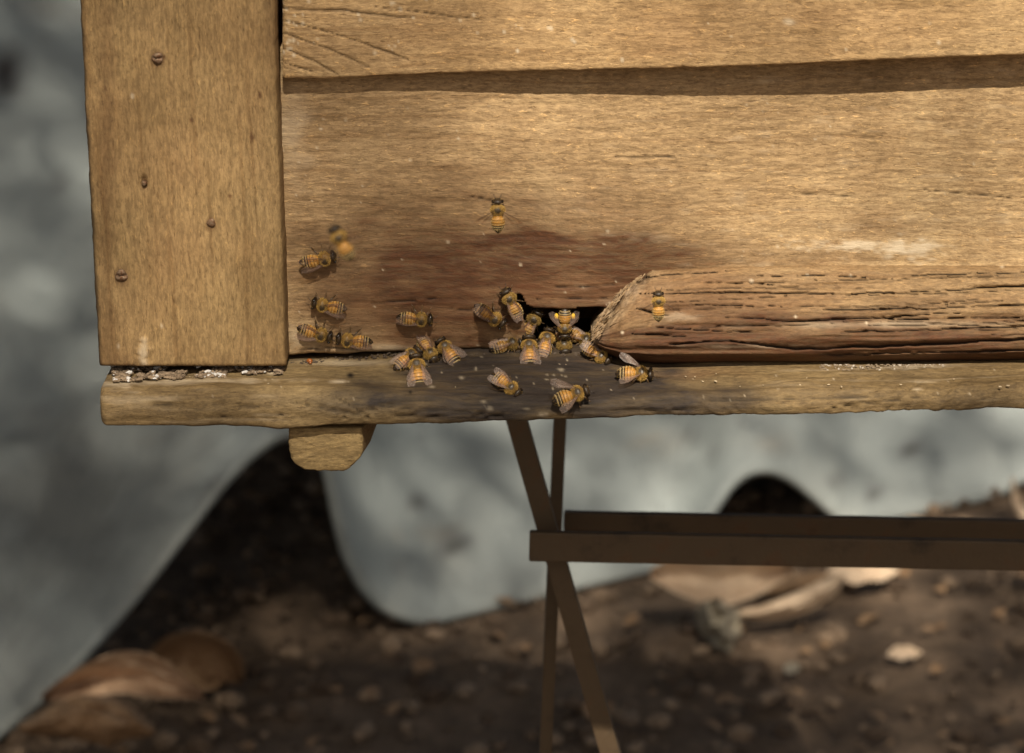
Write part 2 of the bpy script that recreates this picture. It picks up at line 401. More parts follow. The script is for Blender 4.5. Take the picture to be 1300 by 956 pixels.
# --- landing board
L_BACK = lambda x: interp(x, [(120, 461), (340, 459), (500, 447), (650, 444), (800, 446), (1300, 447), (1560, 446)])
L_LIP = lambda x: interp(x, [(120, 492), (250, 492), (400, 494), (520, 502), (700, 505), (820, 501), (1000, 494), (1300, 487), (1560, 479)])
L_BOT = lambda x: interp(x, [(120, 541), (400, 541), (560, 536), (800, 531), (1000, 527), (1300, 519), (1560, 513)])
Y_LIP, Y_LB = -.0335, -.036
def ledge():
    xs = np.concatenate([[128, 128.6, 130, 132, 135], np.arange(138, 1560, NA)]); na = len(xs)
    en = np.sqrt(np.clip(1-(1-np.clip((xs-128)/9, 0, 1))**2, 0, 1))            # rounded left end
    jag = fbm(xs*.035, xs*0, 81, 5)
    back = onY(xs, L_BACK(xs), 0*xs+.001); lip = onY(xs, L_LIP(xs)+1.5*jag, 0*xs+Y_LIP); lb = onY(xs, L_BOT(xs)+1.6*fbm(xs*.02, xs*0, 82, 3), 0*xs+Y_LB)
    for a in (back, lip, lb): a[:, 0] = back[:, 0]*.0+onY(xs, 0*xs+500, 0*xs-.03)[:, 0]
    bb = lb.copy(); bb[:, 1] = .04; bt = back.copy(); bt[:, 1] = .04
    mid = (lip+lb)/2; mid[:, 1] = Y_LB-.0008
    ctr = [back, back*.5+lip*.5, lip+(back-lip)*.13, lip, mid, lb+(mid-lb)*.12, lb, lb+np.array([0, .004, -.0002]), ]
    C = np.stack(ctr, 1)
    for _ in range(2):                                                         # round the corners
        A = C[:, :-1]*.72+C[:, 1:]*.28; B = C[:, :-1]*.28+C[:, 1:]*.72
        C = np.concatenate([C[:, :1], np.stack([A, B], 2).reshape(na, -1, 3), C[:, -1:]], 1)
    # resample by arc length
    seg = np.linalg.norm(np.diff(C, axis=1), axis=2); s = np.concatenate([np.zeros((na, 1)), np.cumsum(seg, 1)], 1)
    nb = 58; Pn = np.zeros((na, nb, 3))
    for i in range(na):
        t = np.linspace(0, s[i, -1], nb)
        for k in range(3): Pn[i, :, k] = np.interp(t, s[i], C[i, :, k])
    ctrp = Pn.mean(1, keepdims=True); Pn = ctrp+(Pn-ctrp)*(.72+.28*en)[:, None, None]
    px, py = proj(Pn)
    tng = np.gradient(Pn, axis=1); nrm = np.stack([0*tng[..., 0], tng[..., 2], -tng[..., 1]], -1)
    nrm /= np.linalg.norm(nrm, axis=2, keepdims=True)+1e-9
    if nrm[50, 5, 2] < 0: nrm = -nrm
    v = np.linspace(0, 1, nb)[None, :]
    front = np.clip((v-.5)*4, 0, 1)
    h = .0007*fbm(px*.012, v*14, 83, 4)+.0013*fbm(px*.006, v*3, 84, 3)+front*.0008*fbm(px*.016+v*2, v*13+px*.008*np.sin(px*.011), 85, 4)
    M = np.zeros((na, nb, 4))
    cr = np.zeros_like(px)
    for i, (pts, wd) in enumerate([([(640, 520), (820, 522), (900, 519)], 1.6), ([(370, 510), (420, 520), (470, 529)], 1.2), ([(420, 500), (455, 520)], 1.2), ([(480, 515), (560, 521), (640, 529)], 1.5),
                                   ([(150, 512), (330, 516)], .9), ([(430, 532), (500, 512), (560, 506)], 1.3), ([(900, 508), (1150, 503)], 1.0), ([(1050, 520), (1200, 500)], 1.0),
                                   ([(500, 528), (620, 531)], 1.0), ([(720, 512), (860, 508)], 1.2), ([(260, 530), (380, 526)], 1.1), ([(560, 512), (700, 516)], 1.0)]):
        cr = np.maximum(cr, crack(px, py, pts, wd, i+40))
    h -= .0011*cr
    Pn += nrm*h[..., None]
    topm = 1-front
    soot = 1.6*blob(px, py, 640, 478, 215, 60, .5, 6)+.8*blob(px, py, 800, 508, 180, 36, .7, 7)+.35*blob(px, py, 470, 510, 80, 30, .8, 18)
    joint_dark = .35*np.clip((py-L_BACK(px)-1)*-.25+1, 0, 1)  # darkens the back edge where the board meets the plank
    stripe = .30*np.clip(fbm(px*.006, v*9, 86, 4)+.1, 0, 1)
    M[..., 0] = np.clip(soot+joint_dark+stripe*front, 0, .95)
    M[..., 1] = .35*blob(px, py, 740, 462, 60, 10, .7, 8)+.3*blob(px, py, 860, 474, 90, 10, .7, 9)
    pale = .5*blob(px, py, 250, 484, 130, 4, .8, 10, .05)+.6*blob(px, py, 345, 474, 12, 3, .5, 11, .1)+.6*blob(px, py, 430, 486, 16, 2.6, .5, 12, .1)+.5*blob(px, py, 150, 486, 24, 5, .7, 19, .1)
    pale += .45*blob(px, py, 1160, 466, 50, 4, 1, 20, .1)+.4*blob(px, py, 430, 460, 80, 5, .7, 21)
    rs = np.random.RandomState(9)
    for (x, y, rx, ry) in [(712, 471, 6, 2), (614, 511, 4, 2), (622, 518, 7, 2), (668, 518, 5, 1.5), (690, 527, 8, 3), (718, 479, 2, 1.5), (586, 481, 4, 2.5), (604, 470, 2, 2), (694, 484, 3, 1), (548, 492, 5, 2.5),
                           (561, 473, 1.6, 1.5), (703, 478, 2, 1.5), (1165, 492, 7, 3), (790, 481, 3, 1.6)]:
        pale = np.maximum(pale, .42*np.clip(1.15-np.hypot((px-x)/rx, (py-y)/ry)+.5*fbm(px*.3, py*.4, 5, 2), 0, 1))
    pale = np.maximum(pale, .30*np.clip(fbm(px*.012, v*26, 87, 3)-.25, 0, 1)*2*(1-np.clip(soot*1.4, 0, 1)))
    for k in range(45):
        x = 140+rs.rand()*1160; y = 452+rs.rand()*60; r = .7+.9*rs.rand()
        pale = np.maximum(pale, .45*np.clip(1.3-np.hypot(px-x, py-y)/r, 0, 1))
    M[..., 2] = np.clip(pale, 0, .8)
    M[..., 3] = .6*cr
    for (x, y, r) in [(445, 478, 4), (521, 500, 2)]:
        M[..., 3] = np.maximum(M[..., 3], np.clip(1.4-np.hypot((px-x)*.8, py-y)/r, 0, 1))
    B2 = np.stack([bb, bt], 1); 
    B2[:, 0, 2] = Pn[:, -1, 2]; B2[:, 1, 2] = Pn[:, 0, 2]; B2[..., 0] = Pn[:, :1, 0]
    P2 = np.concatenate([Pn, B2], 1); M2 = np.concatenate([M, M[:, -1:], M[:, :1]], 1)
    o = loft('landing_board', P2, hive, W_LEDGE, M2)
    return tag(o, 'long landing board, soot dark below the entrance')
LB = ledge()

def ledge_top(px, py, lift):
    """world point of a body whose middle is seen at px,py, lift metres above the landing board"""
    lo, hi = -.040, .008
    for _ in range(40):
        y = (lo+hi)/2; P = onY(px, py, y)
        zb = onY(px, L_BACK(px), .001)[2]; zl = onY(px, L_LIP(px), Y_LIP)[2]
        t = np.clip((.001-y)/(.001-Y_LIP), 0, 1.1); zs = zb+(zl-zb)*t+lift
        # moving towards the camera lifts the sight line
        if P[2] > zs: lo = y
        else: hi = y
    return onY(px, py, (lo+hi)/2)

# --- split rail along the bottom
def rail():
    xs = np.concatenate([np.arange(751, 830, 1.2), np.arange(830, 1560, NA)]); na = len(xs)
    T = interp(xs, [(751, 418), (757, 405), (768, 392), (778, 378), (790, 366), (800, 357), (812, 347), (830, 341), (900, 337), (1050, 334), (1300, 335), (1560, 334)])
    T = T+np.where(xs < 830, 3.0, 1.0)*fbm(xs*.13, xs*0, 91, 4)
    B = interp(xs, [(751, 432), (757, 440), (768, 449), (790, 459), (830, 465), (950, 465), (1100, 463), (1560, 459)])
    bulge = interp(xs, [(751, .010), (765, .015), (790, .019), (830, .021), (900, .022), (1560, .022)])
    nb = 84; v = np.linspace(0, 1, nb)[None, :]
    prof = np.interp(np.linspace(0, 1, nb), [0, .03, .10, .3, .55, .75, .88, .95, 1.0], [.02, .24, .38, .62, .86, 1.0, .92, .68, .25])[None, :]
    py = T[:, None]+(B-T)[:, None]*v; px = np.repeat(xs[:, None], nb, 1)
    cr = np.zeros_like(px)
    CR = [([(955, 350), (1060, 351), (1100, 352)], 1.0), ([(1150, 350), (1300, 346), (1500, 344)], 1.5), ([(812, 373), (930, 371), (1060, 374)], 1.6), ([(1080, 374), (1300, 363), (1500, 356)], 1.4),
          ([(1040, 394), (1180, 392), (1300, 387), (1500, 380)], 1.7), ([(920, 403), (1010, 408), (1100, 404), (1220, 397)], 1.6), ([(845, 437), (925, 433), (1010, 443), (1150, 438), (1300, 430), (1500, 424)], 2.6),
          ([(1060, 423), (1180, 419), (1300, 414), (1500, 410)], 2.0), ([(1030, 450), (1200, 447), (1420, 440)], 1.5), ([(813, 353), (860, 347), (930, 345)], 1.4), ([(808, 392), (835, 398), (850, 399)], 3.0),
          ([(870, 385), (960, 389), (1040, 386)], .9), ([(830, 415), (915, 421), (960, 420)], 1.2), ([(925, 360), (1010, 361)], .8), ([(800, 425), (880, 428)], 1.2), ([(1120, 405), (1260, 404), (1460, 398)], 1.0)]
    for i, (pts, wd) in enumerate(CR): cr = np.maximum(cr, crack(px, py, pts, wd*.58, i+60))
    rs_ = np.random.RandomState(8)
    for i in range(22):
        x0 = rs_.uniform(800, 1400); y0 = rs_.uniform(343, 458); ln_ = rs_.uniform(90, 330)
        cr = np.maximum(cr, .6*crack(px, py, [(x0, y0), (x0+ln_*.5, y0-rs_.uniform(-2, 3)), (x0+ln_, y0-ln_*.03-rs_.uniform(-1, 2))], rs_.uniform(.4, .8), 200+i))
    knot = blob(px, py, 813, 351, 12, 8, .7, 3, .1)
    endm = np.clip((836-px-(py-345)*.72)/16, 0, 1)*np.clip(1-(py-425)/25, 0, 1)
    h = .0016*fbm(px*.005, v*9, 92, 4)+.0008*fbm(px*.012, v*36, 93, 3)-.0026*cr-.002*knot
    h += endm*(.0030*fbm((px+py*.8)*.16, (px-py)*.03, 94, 4)+.0016*np.abs(fbm((px+py*.8)*.45, (px-py)*.05, 98, 3)))
    P = onY(px, py, .003-bulge[:, None]*prof-h)
    bk = P[:, [-1, 0], :].copy(); bk[:, 0, 1] = .013; bk[:, 1, 1] = .013
    M = np.zeros(px.shape+(4,))
    M[..., 0] = np.clip(.75*blob(px, py, 1080, 436, 420, 40, .5, 22)+.5*blob(px, py, 850, 430, 110, 22, .6, 23)+.7*np.clip((v-.70)*4, 0, 1)+.25*np.clip(fbm(px*.008, v*14, 95, 4)+.12, 0, 1)*2  # stains, plus the underside's shade painted into the lower third
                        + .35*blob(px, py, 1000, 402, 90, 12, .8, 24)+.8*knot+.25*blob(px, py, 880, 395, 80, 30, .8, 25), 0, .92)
    M[..., 1] = np.clip(.30*blob(px, py, 880, 380, 220, 60, .6, 26), 0, .4)
    M[..., 1] *= 1-.8*endm
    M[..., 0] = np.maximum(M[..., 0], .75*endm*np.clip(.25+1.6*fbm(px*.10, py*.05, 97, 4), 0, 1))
    M[..., 2] = np.clip(.20*endm*(.6+fbm(px*.2, py*.1, 96, 3))+.30*blob(px, py, 1130, 412, 200, 6, .7, 27)+.25*blob(px, py, 860, 402, 30, 6, 1, 28, .07)+.2*blob(px, py, 930, 440, 90, 3, 1, 29, .06), 0, .6)
    rim = np.clip(1-(px-(xs[0]+0*px)-np.interp(py, [345, 405, 432], [58, 4, 0]))/9, 0, 1)*(px < 830)*np.clip(1.1+fbm(px*.3, py*.15, 99, 3), 0, 1)
    M[..., 2] = np.maximum(M[..., 2], .34*rim); M[..., 0] *= 1-.8*rim
    for (x, y, r) in [(954, 357, 3), (1025, 349, 2), (1080, 350, 2), (1100, 410, 2.2), (1272, 338, 2.5), (790, 422, 2.2), (1010, 402, 2)]:
        M[..., 2] = np.maximum(M[..., 2], .8*np.clip(1.3-np.hypot(px-x, py-y)/r, 0, 1))
    M[..., 3] = np.clip(cr*.85+.6*knot, 0, .95)
    P2 = np.concatenate([P, bk], 1); M2 = np.concatenate([M, M[:, -1:]*.5, M[:, :1]*.5], 1)
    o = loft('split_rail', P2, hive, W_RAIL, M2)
    return tag(o, 'thick cracked rail with a broken left end')
rail()

def splinters():
    r = np.random.RandomState(6); V = []; Fc = []; C = []
    for i in range(90):
        t = r.rand(); py = 350+82*t; px = np.interp(py, [350, 366, 392, 405, 432], [812, 791, 769, 758, 752])+r.uniform(0, 9)
        c = onY(px, py, -.004-.012*t*r.uniform(.3, 1.0)); a = rad(r.uniform(195, 245)); L_ = r.uniform(.0012, .0040); w_ = r.uniform(.00015, .0004)
        d = np.array([math.cos(a), r.uniform(-.5, .1), math.sin(a)]); n = np.array([-math.sin(a), 0, math.cos(a)]); b = len(V)
        V += [c-n*w_-d*.001, c+n*w_-d*.001, c+np.array([0, .0004, 0])-d*.001, c+d*L_]; Fc += [(b, b+1, b+3), (b+1, b+2, b+3), (b+2, b, b+3)]
        C += [(0, .15, .25*r.rand(), 0)]*4
    me = bpy.data.meshes.new('splinters'); me.from_pydata([tuple(v) for v in V], [], Fc); me.update(); set_marks(me, np.array(C))
    o = new_obj('splinters', me, hive, W_RAIL); o['kind'] = 'stuff'; tag(o, 'frayed splinters on the broken end of the rail')
splinters()

# --- batten under the landing board
def batten():
    sec = []
    prof = [(367, 541), (366, 562), (369, 581), (374, 588), (383, 593), (386, 595), (415, 597), (438, 597), (443, 595), (458, 580), (461, 574), (462, 560), (460, 541)]
    pts = np.array(prof, float)
    n = 60; s = np.concatenate([[0], np.cumsum(np.hypot(*np.diff(pts, axis=0).T))]); t = np.linspace(0, s[-1], n)
    fx = np.interp(t, s, pts[:, 0]); fy = np.interp(t, s, pts[:, 1])
    fx += 1.1*fbm(fx*.2, fy*.2, 5, 3); fy += 1.1*fbm(fx*.2, fy*.2, 6, 3)
    base = onY(fx, fy, 0*fx-.030)
    zt = base[:, 2].max()-.0005
    c = np.array([base[:, 0].mean(), 0, (base[:, 2].min()+zt)/2])
    rings = []
    for k, (yy, sc_, fl) in enumerate([(-.0315, .0, 0), (-.0315, .5, 0), (-.0315, .9, 0), (-.0312, .97, 0), (-.030, 1, 0), (-.02, 1.0, .0045), (0, 1, .0075), (.1, 1.0, .009), (.2, 1, .009), (.38, 1, .009)]):
        r = c+(base-c)*max(sc_, .02); r[:, 1] = yy
        upper = np.clip((r[:, 2]-base[:, 2].min())/(zt-base[:, 2].min()), 0, 1)
        r[:, 0] += fl*np.clip((fx-430)/30, 0, 1)*upper
        rings.append(r)
    P = np.array(rings)
    P[1:4, :, 1] += .0004*fbm(P[1:4, :, 0]*900, P[1:4, :, 2]*900, 4, 3)
    # top closes just under the landing board
    M = np.zeros(P.shape[:2]+(4,)); M[4:, :, 0] = .45
    return loft('support_batten', P, hive, W_BATTEN, M)
batten()

# --- nails and a screw in the post
def metal(name, col, rough=.5, metallic=.8, rust=(.12, .05, .02)):
    m = NT(name); co = m.n('ShaderNodeTexCoord').outputs['Object']
    c = m.mix(m.mr(m.noise(co, 900, 4), .4, .65), col, rust)
    m.l(c, m.b.inputs['Base Color']); m.b.inputs['Roughness'].default_value = rough; m.b.inputs['Metallic'].default_value = metallic
    m.l(m.bump(m.noise(co, 1500, 3), .0002, .6), m.b.inputs['Normal'])
    return m.m
M_NAIL = metal('rusty_nail_steel', (.20, .14, .09), .6, .5)
def nail(px, py, r, label, slot=False):
    c = onY(px, py, -.0185); n = 20; V = []; rs = []
    prof = [(0, -.0003), (.55, -.00035), (.85, -.0002), (1.0, .0002), (1.0, .0015)]
    P = np.zeros((len(prof), n, 3))
    for i, (k, y) in enumerate(prof):
        for j in range(n):
            a = 2*math.pi*j/n; rr = max(k, .02)*r*(1+.10*math.sin(3*a+px))
            yy = y
            if slot and i < 3 and abs(math.sin(a)) < .35: yy += .0007
            P[i, j] = c+np.array([rr*math.cos(a), yy, rr*math.sin(a)])
    o = loft('nail', P, post, M_NAIL); tag(o, label); return o
nail(200, 74, .0019, 'nail head near the top of the post', True)
nail(268, 283, .0015, 'rusty orange nail head')
nail(154, 350, .0021, 'slotted screw head low on the post', True)
nail(183, 233, .0009, 'tiny sunken nail')

# --- the rest of the box: sides, back, floor, lid, right-hand post
def boxmesh(x0, x1, y0, y1, z0, z1, name, mat, parent, bev=.002, label=None):
    bm = bmesh.new(); bmesh.ops.create_cube(bm, size=1)
    for v in bm.verts: v.co = Vector(((x0+x1)/2+v.co.x*(x1-x0), (y0+y1)/2+v.co.y*(y1-y0), (z0+z1)/2+v.co.z*(z1-z0)))
    bmesh.ops.bevel(bm, geom=bm.edges[:], offset=bev, segments=2, affect='EDGES')
    me = bpy.data.meshes.new(name); bm.to_mesh(me); bm.free()
    set_marks(me, np.zeros((len(me.vertices), 4)))
    o = new_obj(name, me, parent, mat)
    if label: tag(o, label)
    return o
xL = float(onY(125, 250, -.018)[0])+.004; xR = float(onY(1560, 250, 0)[0]); zB = float(onY(400, 452, 0)[2])-.008; zT = float(onY(700, -190, 0)[2])
W_SIDE = wood('side_board_wood', 'y', (.15, .095, .042), (.26, .17, .078), (.36, .25, .12), off=12.0)
hz = (zT-zB)/2
for k in range(2):
    boxmesh(xL, xL+.016, .0275, .36, zB+k*hz+.001, zB+(k+1)*hz-.001, 'side_board', W_SIDE, hive)
    boxmesh(xR-.003, xR+.013, .0275, .36, zB+k*hz+.001, zB+(k+1)*hz-.001, 'side_board', W_SIDE, hive)
    boxmesh(xL, xR+.013, .3605, .376, zB+k*hz+.001, zB+(k+1)*hz-.001, 'back_board', W_PLANK, hive)
boxmesh(xL+.017, xR-.004, .0405, .359, zB-.006, zB+.006, 'floor_board', W_SIDE, hive)
boxmesh(xL-.004, xR+.017, -.002, .38, zT+.001, zT+.018, 'lid', W_PLANK, hive)
boxmesh(xR+.001, xR+.063, -.018, .027, zB+.010, zT, 'corner_post', W_POST, hive)
bpy.context.view_layer.update()

# ------------------------------------------------------------ crossed-leg stand
def painted_steel():
    m = NT('rusty_brown_steel'); co = m.n('ShaderNodeTexCoord').outputs['Object']
    c = m.ramp(m.noise(co, 60, 5), [(.3, (.045, .030, .017)), (.45, (.095, .062, .033)), (.6, (.10, .066, .035)), (.68, (.11, .062, .03)), (.8, (.05, .028, .014))])
    m.l(c, m.b.inputs['Base Color']); m.b.inputs['Roughness'].default_value = .65
    m.l(m.bump(m.noise(co, 300, 4), .0006, .6), m.b.inputs['Normal'])
    return m.m
M_ST = painted_steel()
stand = tag(empty('folding_stand', (.03, .15, GROUND)), 'rusty brown folding stand with crossed legs under the beehive', 'stand')
def bar(name, p0, p1, wd, th, parent, label=None, lip=0.0):
    """flat bar from p0 to p1; wide in the x-z plane, thin in y; lip makes it an angle section"""
    p0 = np.array(p0); p1 = np.array(p1); d = p1-p0; L = np.linalg.norm(d); d = d/L
    yv = np.array([0, 1.0, 0]); yv -= d*(yv@d); yv /= np.linalg.norm(yv); wv = np.cross(d, yv)
    if wv[2] < 0: wv = -wv
    sec = [(-wd/2, 0), (wd/2, 0), (wd/2, th), (-wd/2, th)]
    if lip: sec = [(-wd/2, 0), (wd/2, 0), (wd/2, lip), (wd/2-th, lip), (wd/2-th, th), (-wd/2, th)]
    n = 24; P = np.zeros((n, len(sec), 3))
    for i in range(n):
        t = i/(n-1); c = p0+d*L*t
        for j, (a, b) in enumerate(sec):
            P[i, j] = c+wv*a+yv*b+np.array([0, 0, .00008*math.sin(i*1.7+j)])
    o = loft(name, P-np.array(stand.location), stand, M_ST)
    for p in o.data.polygons: p.use_smooth = False
    bev = o.modifiers.new('bevel', 'BEVEL'); bev.width = .0008; bev.segments = 2; bev.limit_method = 'ANGLE'
    if label: tag(o, label)
    return o
zTop = zB-.021
def leg(pxa, pya, pxb, pyb, Y0, Y1, wd, th):
    a = onY(pxa, pya, Y0); b = onY(pxb, pyb, Y1); d = b-a
    a2 = a+d*((zTop-a[2])/d[2]); g = a+d*((GROUND+.001-a[2])/d[2])
    return a2, g
XOFF = .42
for k in range(2):
    dx = np.array([XOFF*k, 0, 0])
    a, g = leg(657, 540, 747, 860, .125, .125, .009, .006); bar('leg', a+dx, g+dx, .0080, .004, stand, None, .010)
    a, g = leg(711, 540, 697, 860, .150, .150, .009, .006); bar('leg', a+dx, g+dx, .0052, .004, stand, None, .010)
    a, g = leg(657, 540, 747, 860, .285, .285, .009, .006); 
p = onY(672, 695, .105); q = onY(1300, 707, .105); q = p+(q-p)*1.35
bar('crossbar', p, q, .0127, .004, stand, 'front crossbar')
p = onY(716, 663, .165); q = onY(1300, 674, .165); q = p+(q-p)*1.35
bar('crossbar', p, q, .0086, .004, stand, 'rear crossbar')
for k in range(2):
    a = onY(657, 540, .125)
    x = a[0]+XOFF*k
    bar('top_bar', (x-.03, .08, zTop-.002), (x+.06, .08, zTop-.002), .012, .02, stand)
    bar('top_bar', (x-.03, .25, zTop-.002), (x+.06, .25, zTop-.002), .012, .02, stand)
    bar('side_bar', (x+.012, .155, zTop-.008), (x+.013, .345, zTop-.008), .010, .004, stand)
for k in range(2):
    a, g = leg(657, 540, 747, 860, .125, .125, .009, .006); b_, g2 = leg(711, 540, 697, 860, .150, .150, .009, .006)
    for q_ in (g, g2): bar('foot_bar', (q_[0]+XOFF*k, -.02, GROUND+.006), (q_[0]+XOFF*k+.001, .40, GROUND+.006), .012, .01, stand)

# ------------------------------------------------------------ ground
def m_soil():
    m = NT('dark_soil'); co = m.n('ShaderNodeTexCoord').outputs['Object']
    c = m.ramp(m.noise(co, 22, 6, .7), [(.3, (.085, .055, .034)), (.5, (.20, .135, .086)), (.72, (.36, .25, .165))])
    c = m.mix(m.mr(m.noise(co, 70, 3), .58, .7, 0, .5), c, (.18, .13, .09))
    m.l(c, m.b.inputs['Base Color']); m.b.inputs['Roughness'].default_value = .9
    m.l(m.bump(m.noise(co, 90, 6, .7), .012, 1), m.b.inputs['Normal'])
    return m.m
M_SOIL = m_soil()
def ground():
    near = np.linspace(-1.6, 3.2, 300); u = np.concatenate([-np.geomspace(200, 1.8, 14), np.linspace(-1.6, 1.8, 230), np.geomspace(2.0, 200, 14)])
    v = np.concatenate([-np.geomspace(200, 2.2, 14), np.linspace(-2, 3.2, 300), np.geomspace(3.5, 200, 14)])
    X, Y = np.meshgrid(u, v, indexing='ij')
    loc = (np.abs(X) < 1.9)*(Y > -2.1)*(Y < 3.3)
    Z = GROUND-.006+loc*(.010*fbm(X*6, Y*6, 101, 3)+.006*fbm(X*30, Y*30, 102, 3))
    P = np.stack([X, Y, Z], -1)
    o = loft('ground', P, None, M_SOIL, caps=False, closed=False); o['kind'] = 'structure'; return o
ground()
def clods():
    rs = np.random.RandomState(11); bm = bmesh.new(); bmesh.ops.create_icosphere(bm, subdivisions=1, radius=1)
    bv = np.array([v.co for v in bm.verts]); bf = np.array([[v.index for v in f.verts] for f in bm.faces]); bm.free()
    n = 7000; V = []; Fc = []; C = []
    for k in range(n):
        x = rs.uniform(-.9, 1.0); y = rs.uniform(.0, 2.2); s = .003+.008*rs.rand()**2
        a = rs.rand()*6.28; sc_ = np.array([rs.uniform(.7, 1.5), rs.uniform(.7, 1.2), rs.uniform(.4, .8)])*s
        v = bv*sc_*(1+.3*(rs.rand(len(bv), 1)-.5))
        v = v@np.array([[math.cos(a), math.sin(a), 0], [-math.sin(a), math.cos(a), 0], [0, 0, 1]])+[x, y, GROUND+s*.1]
        V.append(v); Fc.append(bf+k*len(bv)); t = rs.rand()**2; C.append(np.tile([t, t, t, 1], (len(bv), 1)))
    me = mesh_np('soil_clods', np.vstack(V), np.vstack(Fc), False); set_marks(me, np.vstack(C))
    m = NT('soil_clod'); at = m.n('ShaderNodeVertexColor', layer_name='marks'); co = m.n('ShaderNodeTexCoord').outputs['Object']
    c = m.mix(at.outputs[0], (.09, .058, .036), (.38, .27, .18)); c = m.mix(m.mr(m.noise(co, 200, 3), .4, .6, 0, .4), c, (.03, .02, .014))
    m.l(c, m.b.inputs['Base Color']); m.b.inputs['Roughness'].default_value = .9
    o = new_obj('soil_clods', me, None, m.m)
    return tag(o, 'crumbly dark soil clods and grit covering the ground behind the hive', 'soil', None, 'stuff')
clods()

# ------------------------------------------------------------ wavy sheet behind
def m_sheet():
    m = NT('weathered_grey_sheet'); co = m.n('ShaderNodeTexCoord').outputs['Object']
    c = m.ramp(m.noise(co, 5.5, 5, .6, .6), [(.20, (.27, .308, .312)), (.5, (.315, .348, .345)), (.85, (.365, .375, .35))])
    c = m.mix(m.mr(m.noise(co, 17, 3, .5), .64, .76, 0, .35), c, (.07, .055, .045))
    at = m.n('ShaderNodeVertexColor', layer_name='marks'); sp = m.n('ShaderNodeSeparateColor'); m.l(at.outputs[0], sp.inputs[0])
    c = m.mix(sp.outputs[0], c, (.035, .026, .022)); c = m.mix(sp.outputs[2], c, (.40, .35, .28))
    m.l(c, m.b.inputs['Base Color']); m.b.inputs['Roughness'].default_value = .6
    m.l(m.bump(m.noise(co, 40, 5), .004, .6), m.b.inputs['Normal'])
    return m.m
M_SHEET = m_sheet()
def sheet():
    edge = [(-700, 700), (-500, 860), (-250, 1010), (-60, 975), (60, 878), (120, 812), (180, 742), (235, 670), (285, 605), (330, 562), (365, 545), (395, 548), (415, 580), (425, 625), (435, 680), (450, 725),
            (480, 768), (515, 786), (560, 788), (640, 780), (720, 770), (790, 755), (850, 715), (895, 660), (925, 610), (955, 592), (985, 592), (1015, 610), (1050, 642), (1085, 672), (1140, 688), (1180, 678),
            (1230, 645), (1300, 606), (1380, 560), (1470, 560), (1560, 640), (1640, 720), (1750, 730), (1850, 640)]
    e = np.array(edge, float); s = np.concatenate([[0], np.cumsum(np.hypot(*np.diff(e, axis=0).T))])
    na = 420; t = np.linspace(0, s[-1], na); ex = np.interp(t, s, e[:, 0]); ey = np.interp(t, s, e[:, 1])
    k = np.ones(9)/9; pad = lambda a: np.convolve(np.pad(a, 4, mode='edge'), k, 'valid')
    ex = pad(ex); ey = pad(ey)
    Ye = .87+.00037*ex
    E = onY(ex, ey, Ye); E[:, 2] = np.maximum(E[:, 2], GROUND+.003)
    nb = 90; L = 1.15
    P = np.zeros((na, nb, 3))
    base = GROUND+.02
    for j in range(nb):
        u = j/(nb-1)*L
        relief = (E[:, 2]-base)
        P[:, j, 0] = E[:, 0]+.10*u
        P[:, j, 1] = E[:, 1]+u*math.cos(rad(36))
        P[:, j, 2] = base+relief*(1-.25*u)+u*math.sin(rad(36))*(1-.1*u)
    k0 = nb-16; drop = np.linspace(0, 1, 16)                                 # unseen far side, added and folded down to keep light out of the hollow
    for j in range(16):
        P[:, k0+j, 1] = P[:, k0-1, 1]+.05*drop[j]+.02; P[:, k0+j, 2] = P[:, k0-1, 2]*(1-drop[j])+(GROUND-.005)*drop[j]
        P[:, k0+j, 0] = P[:, k0-1, 0]
    P[..., 2] += .010*fbm(P[..., 0]*5, P[..., 1]*5, 111, 3)*np.linspace(0, 1, nb)[None, :].clip(0, .3)/.3
    # thickness: a folded-over copy makes a closed ring per strip
    th = .006
    nx = np.gradient(E[:, 0]); nz = np.gradient(E[:, 2]); ln = np.hypot(nx, nz)
    N = np.stack([-nz/ln, 0*nx, nx/ln], -1)
    under = P-N[:, None, :]*th
    ring = np.concatenate([P, under[:, ::-1]], 1)
    px, py = proj(ring); M = np.zeros(px.shape+(4,))
    def sp(x, y, rx, ry, a, ch):
        M[..., ch] = np.maximum(M[..., ch], a*blob(px, py, x, y, rx, ry, .5, int(x), .02))
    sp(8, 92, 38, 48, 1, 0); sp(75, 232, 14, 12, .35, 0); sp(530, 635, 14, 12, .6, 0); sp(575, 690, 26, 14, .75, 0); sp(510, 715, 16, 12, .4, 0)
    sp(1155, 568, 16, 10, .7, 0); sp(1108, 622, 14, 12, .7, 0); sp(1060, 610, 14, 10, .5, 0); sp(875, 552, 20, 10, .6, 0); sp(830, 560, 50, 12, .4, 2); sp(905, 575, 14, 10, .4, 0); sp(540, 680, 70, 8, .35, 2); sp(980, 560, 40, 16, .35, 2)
    sp(60, 10, 60, 20, .3, 2); sp(70, 640, 190, 150, .5, 0); sp(200, 560, 60, 40, .3, 0)  # broad lower-left blob: mud film and shade painted in together
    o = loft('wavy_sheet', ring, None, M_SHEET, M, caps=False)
    o.data.update()
    return tag(o, 'blue-grey weathered wavy sheet lying blurred on the soil behind the hive', 'sheet')
sheet()

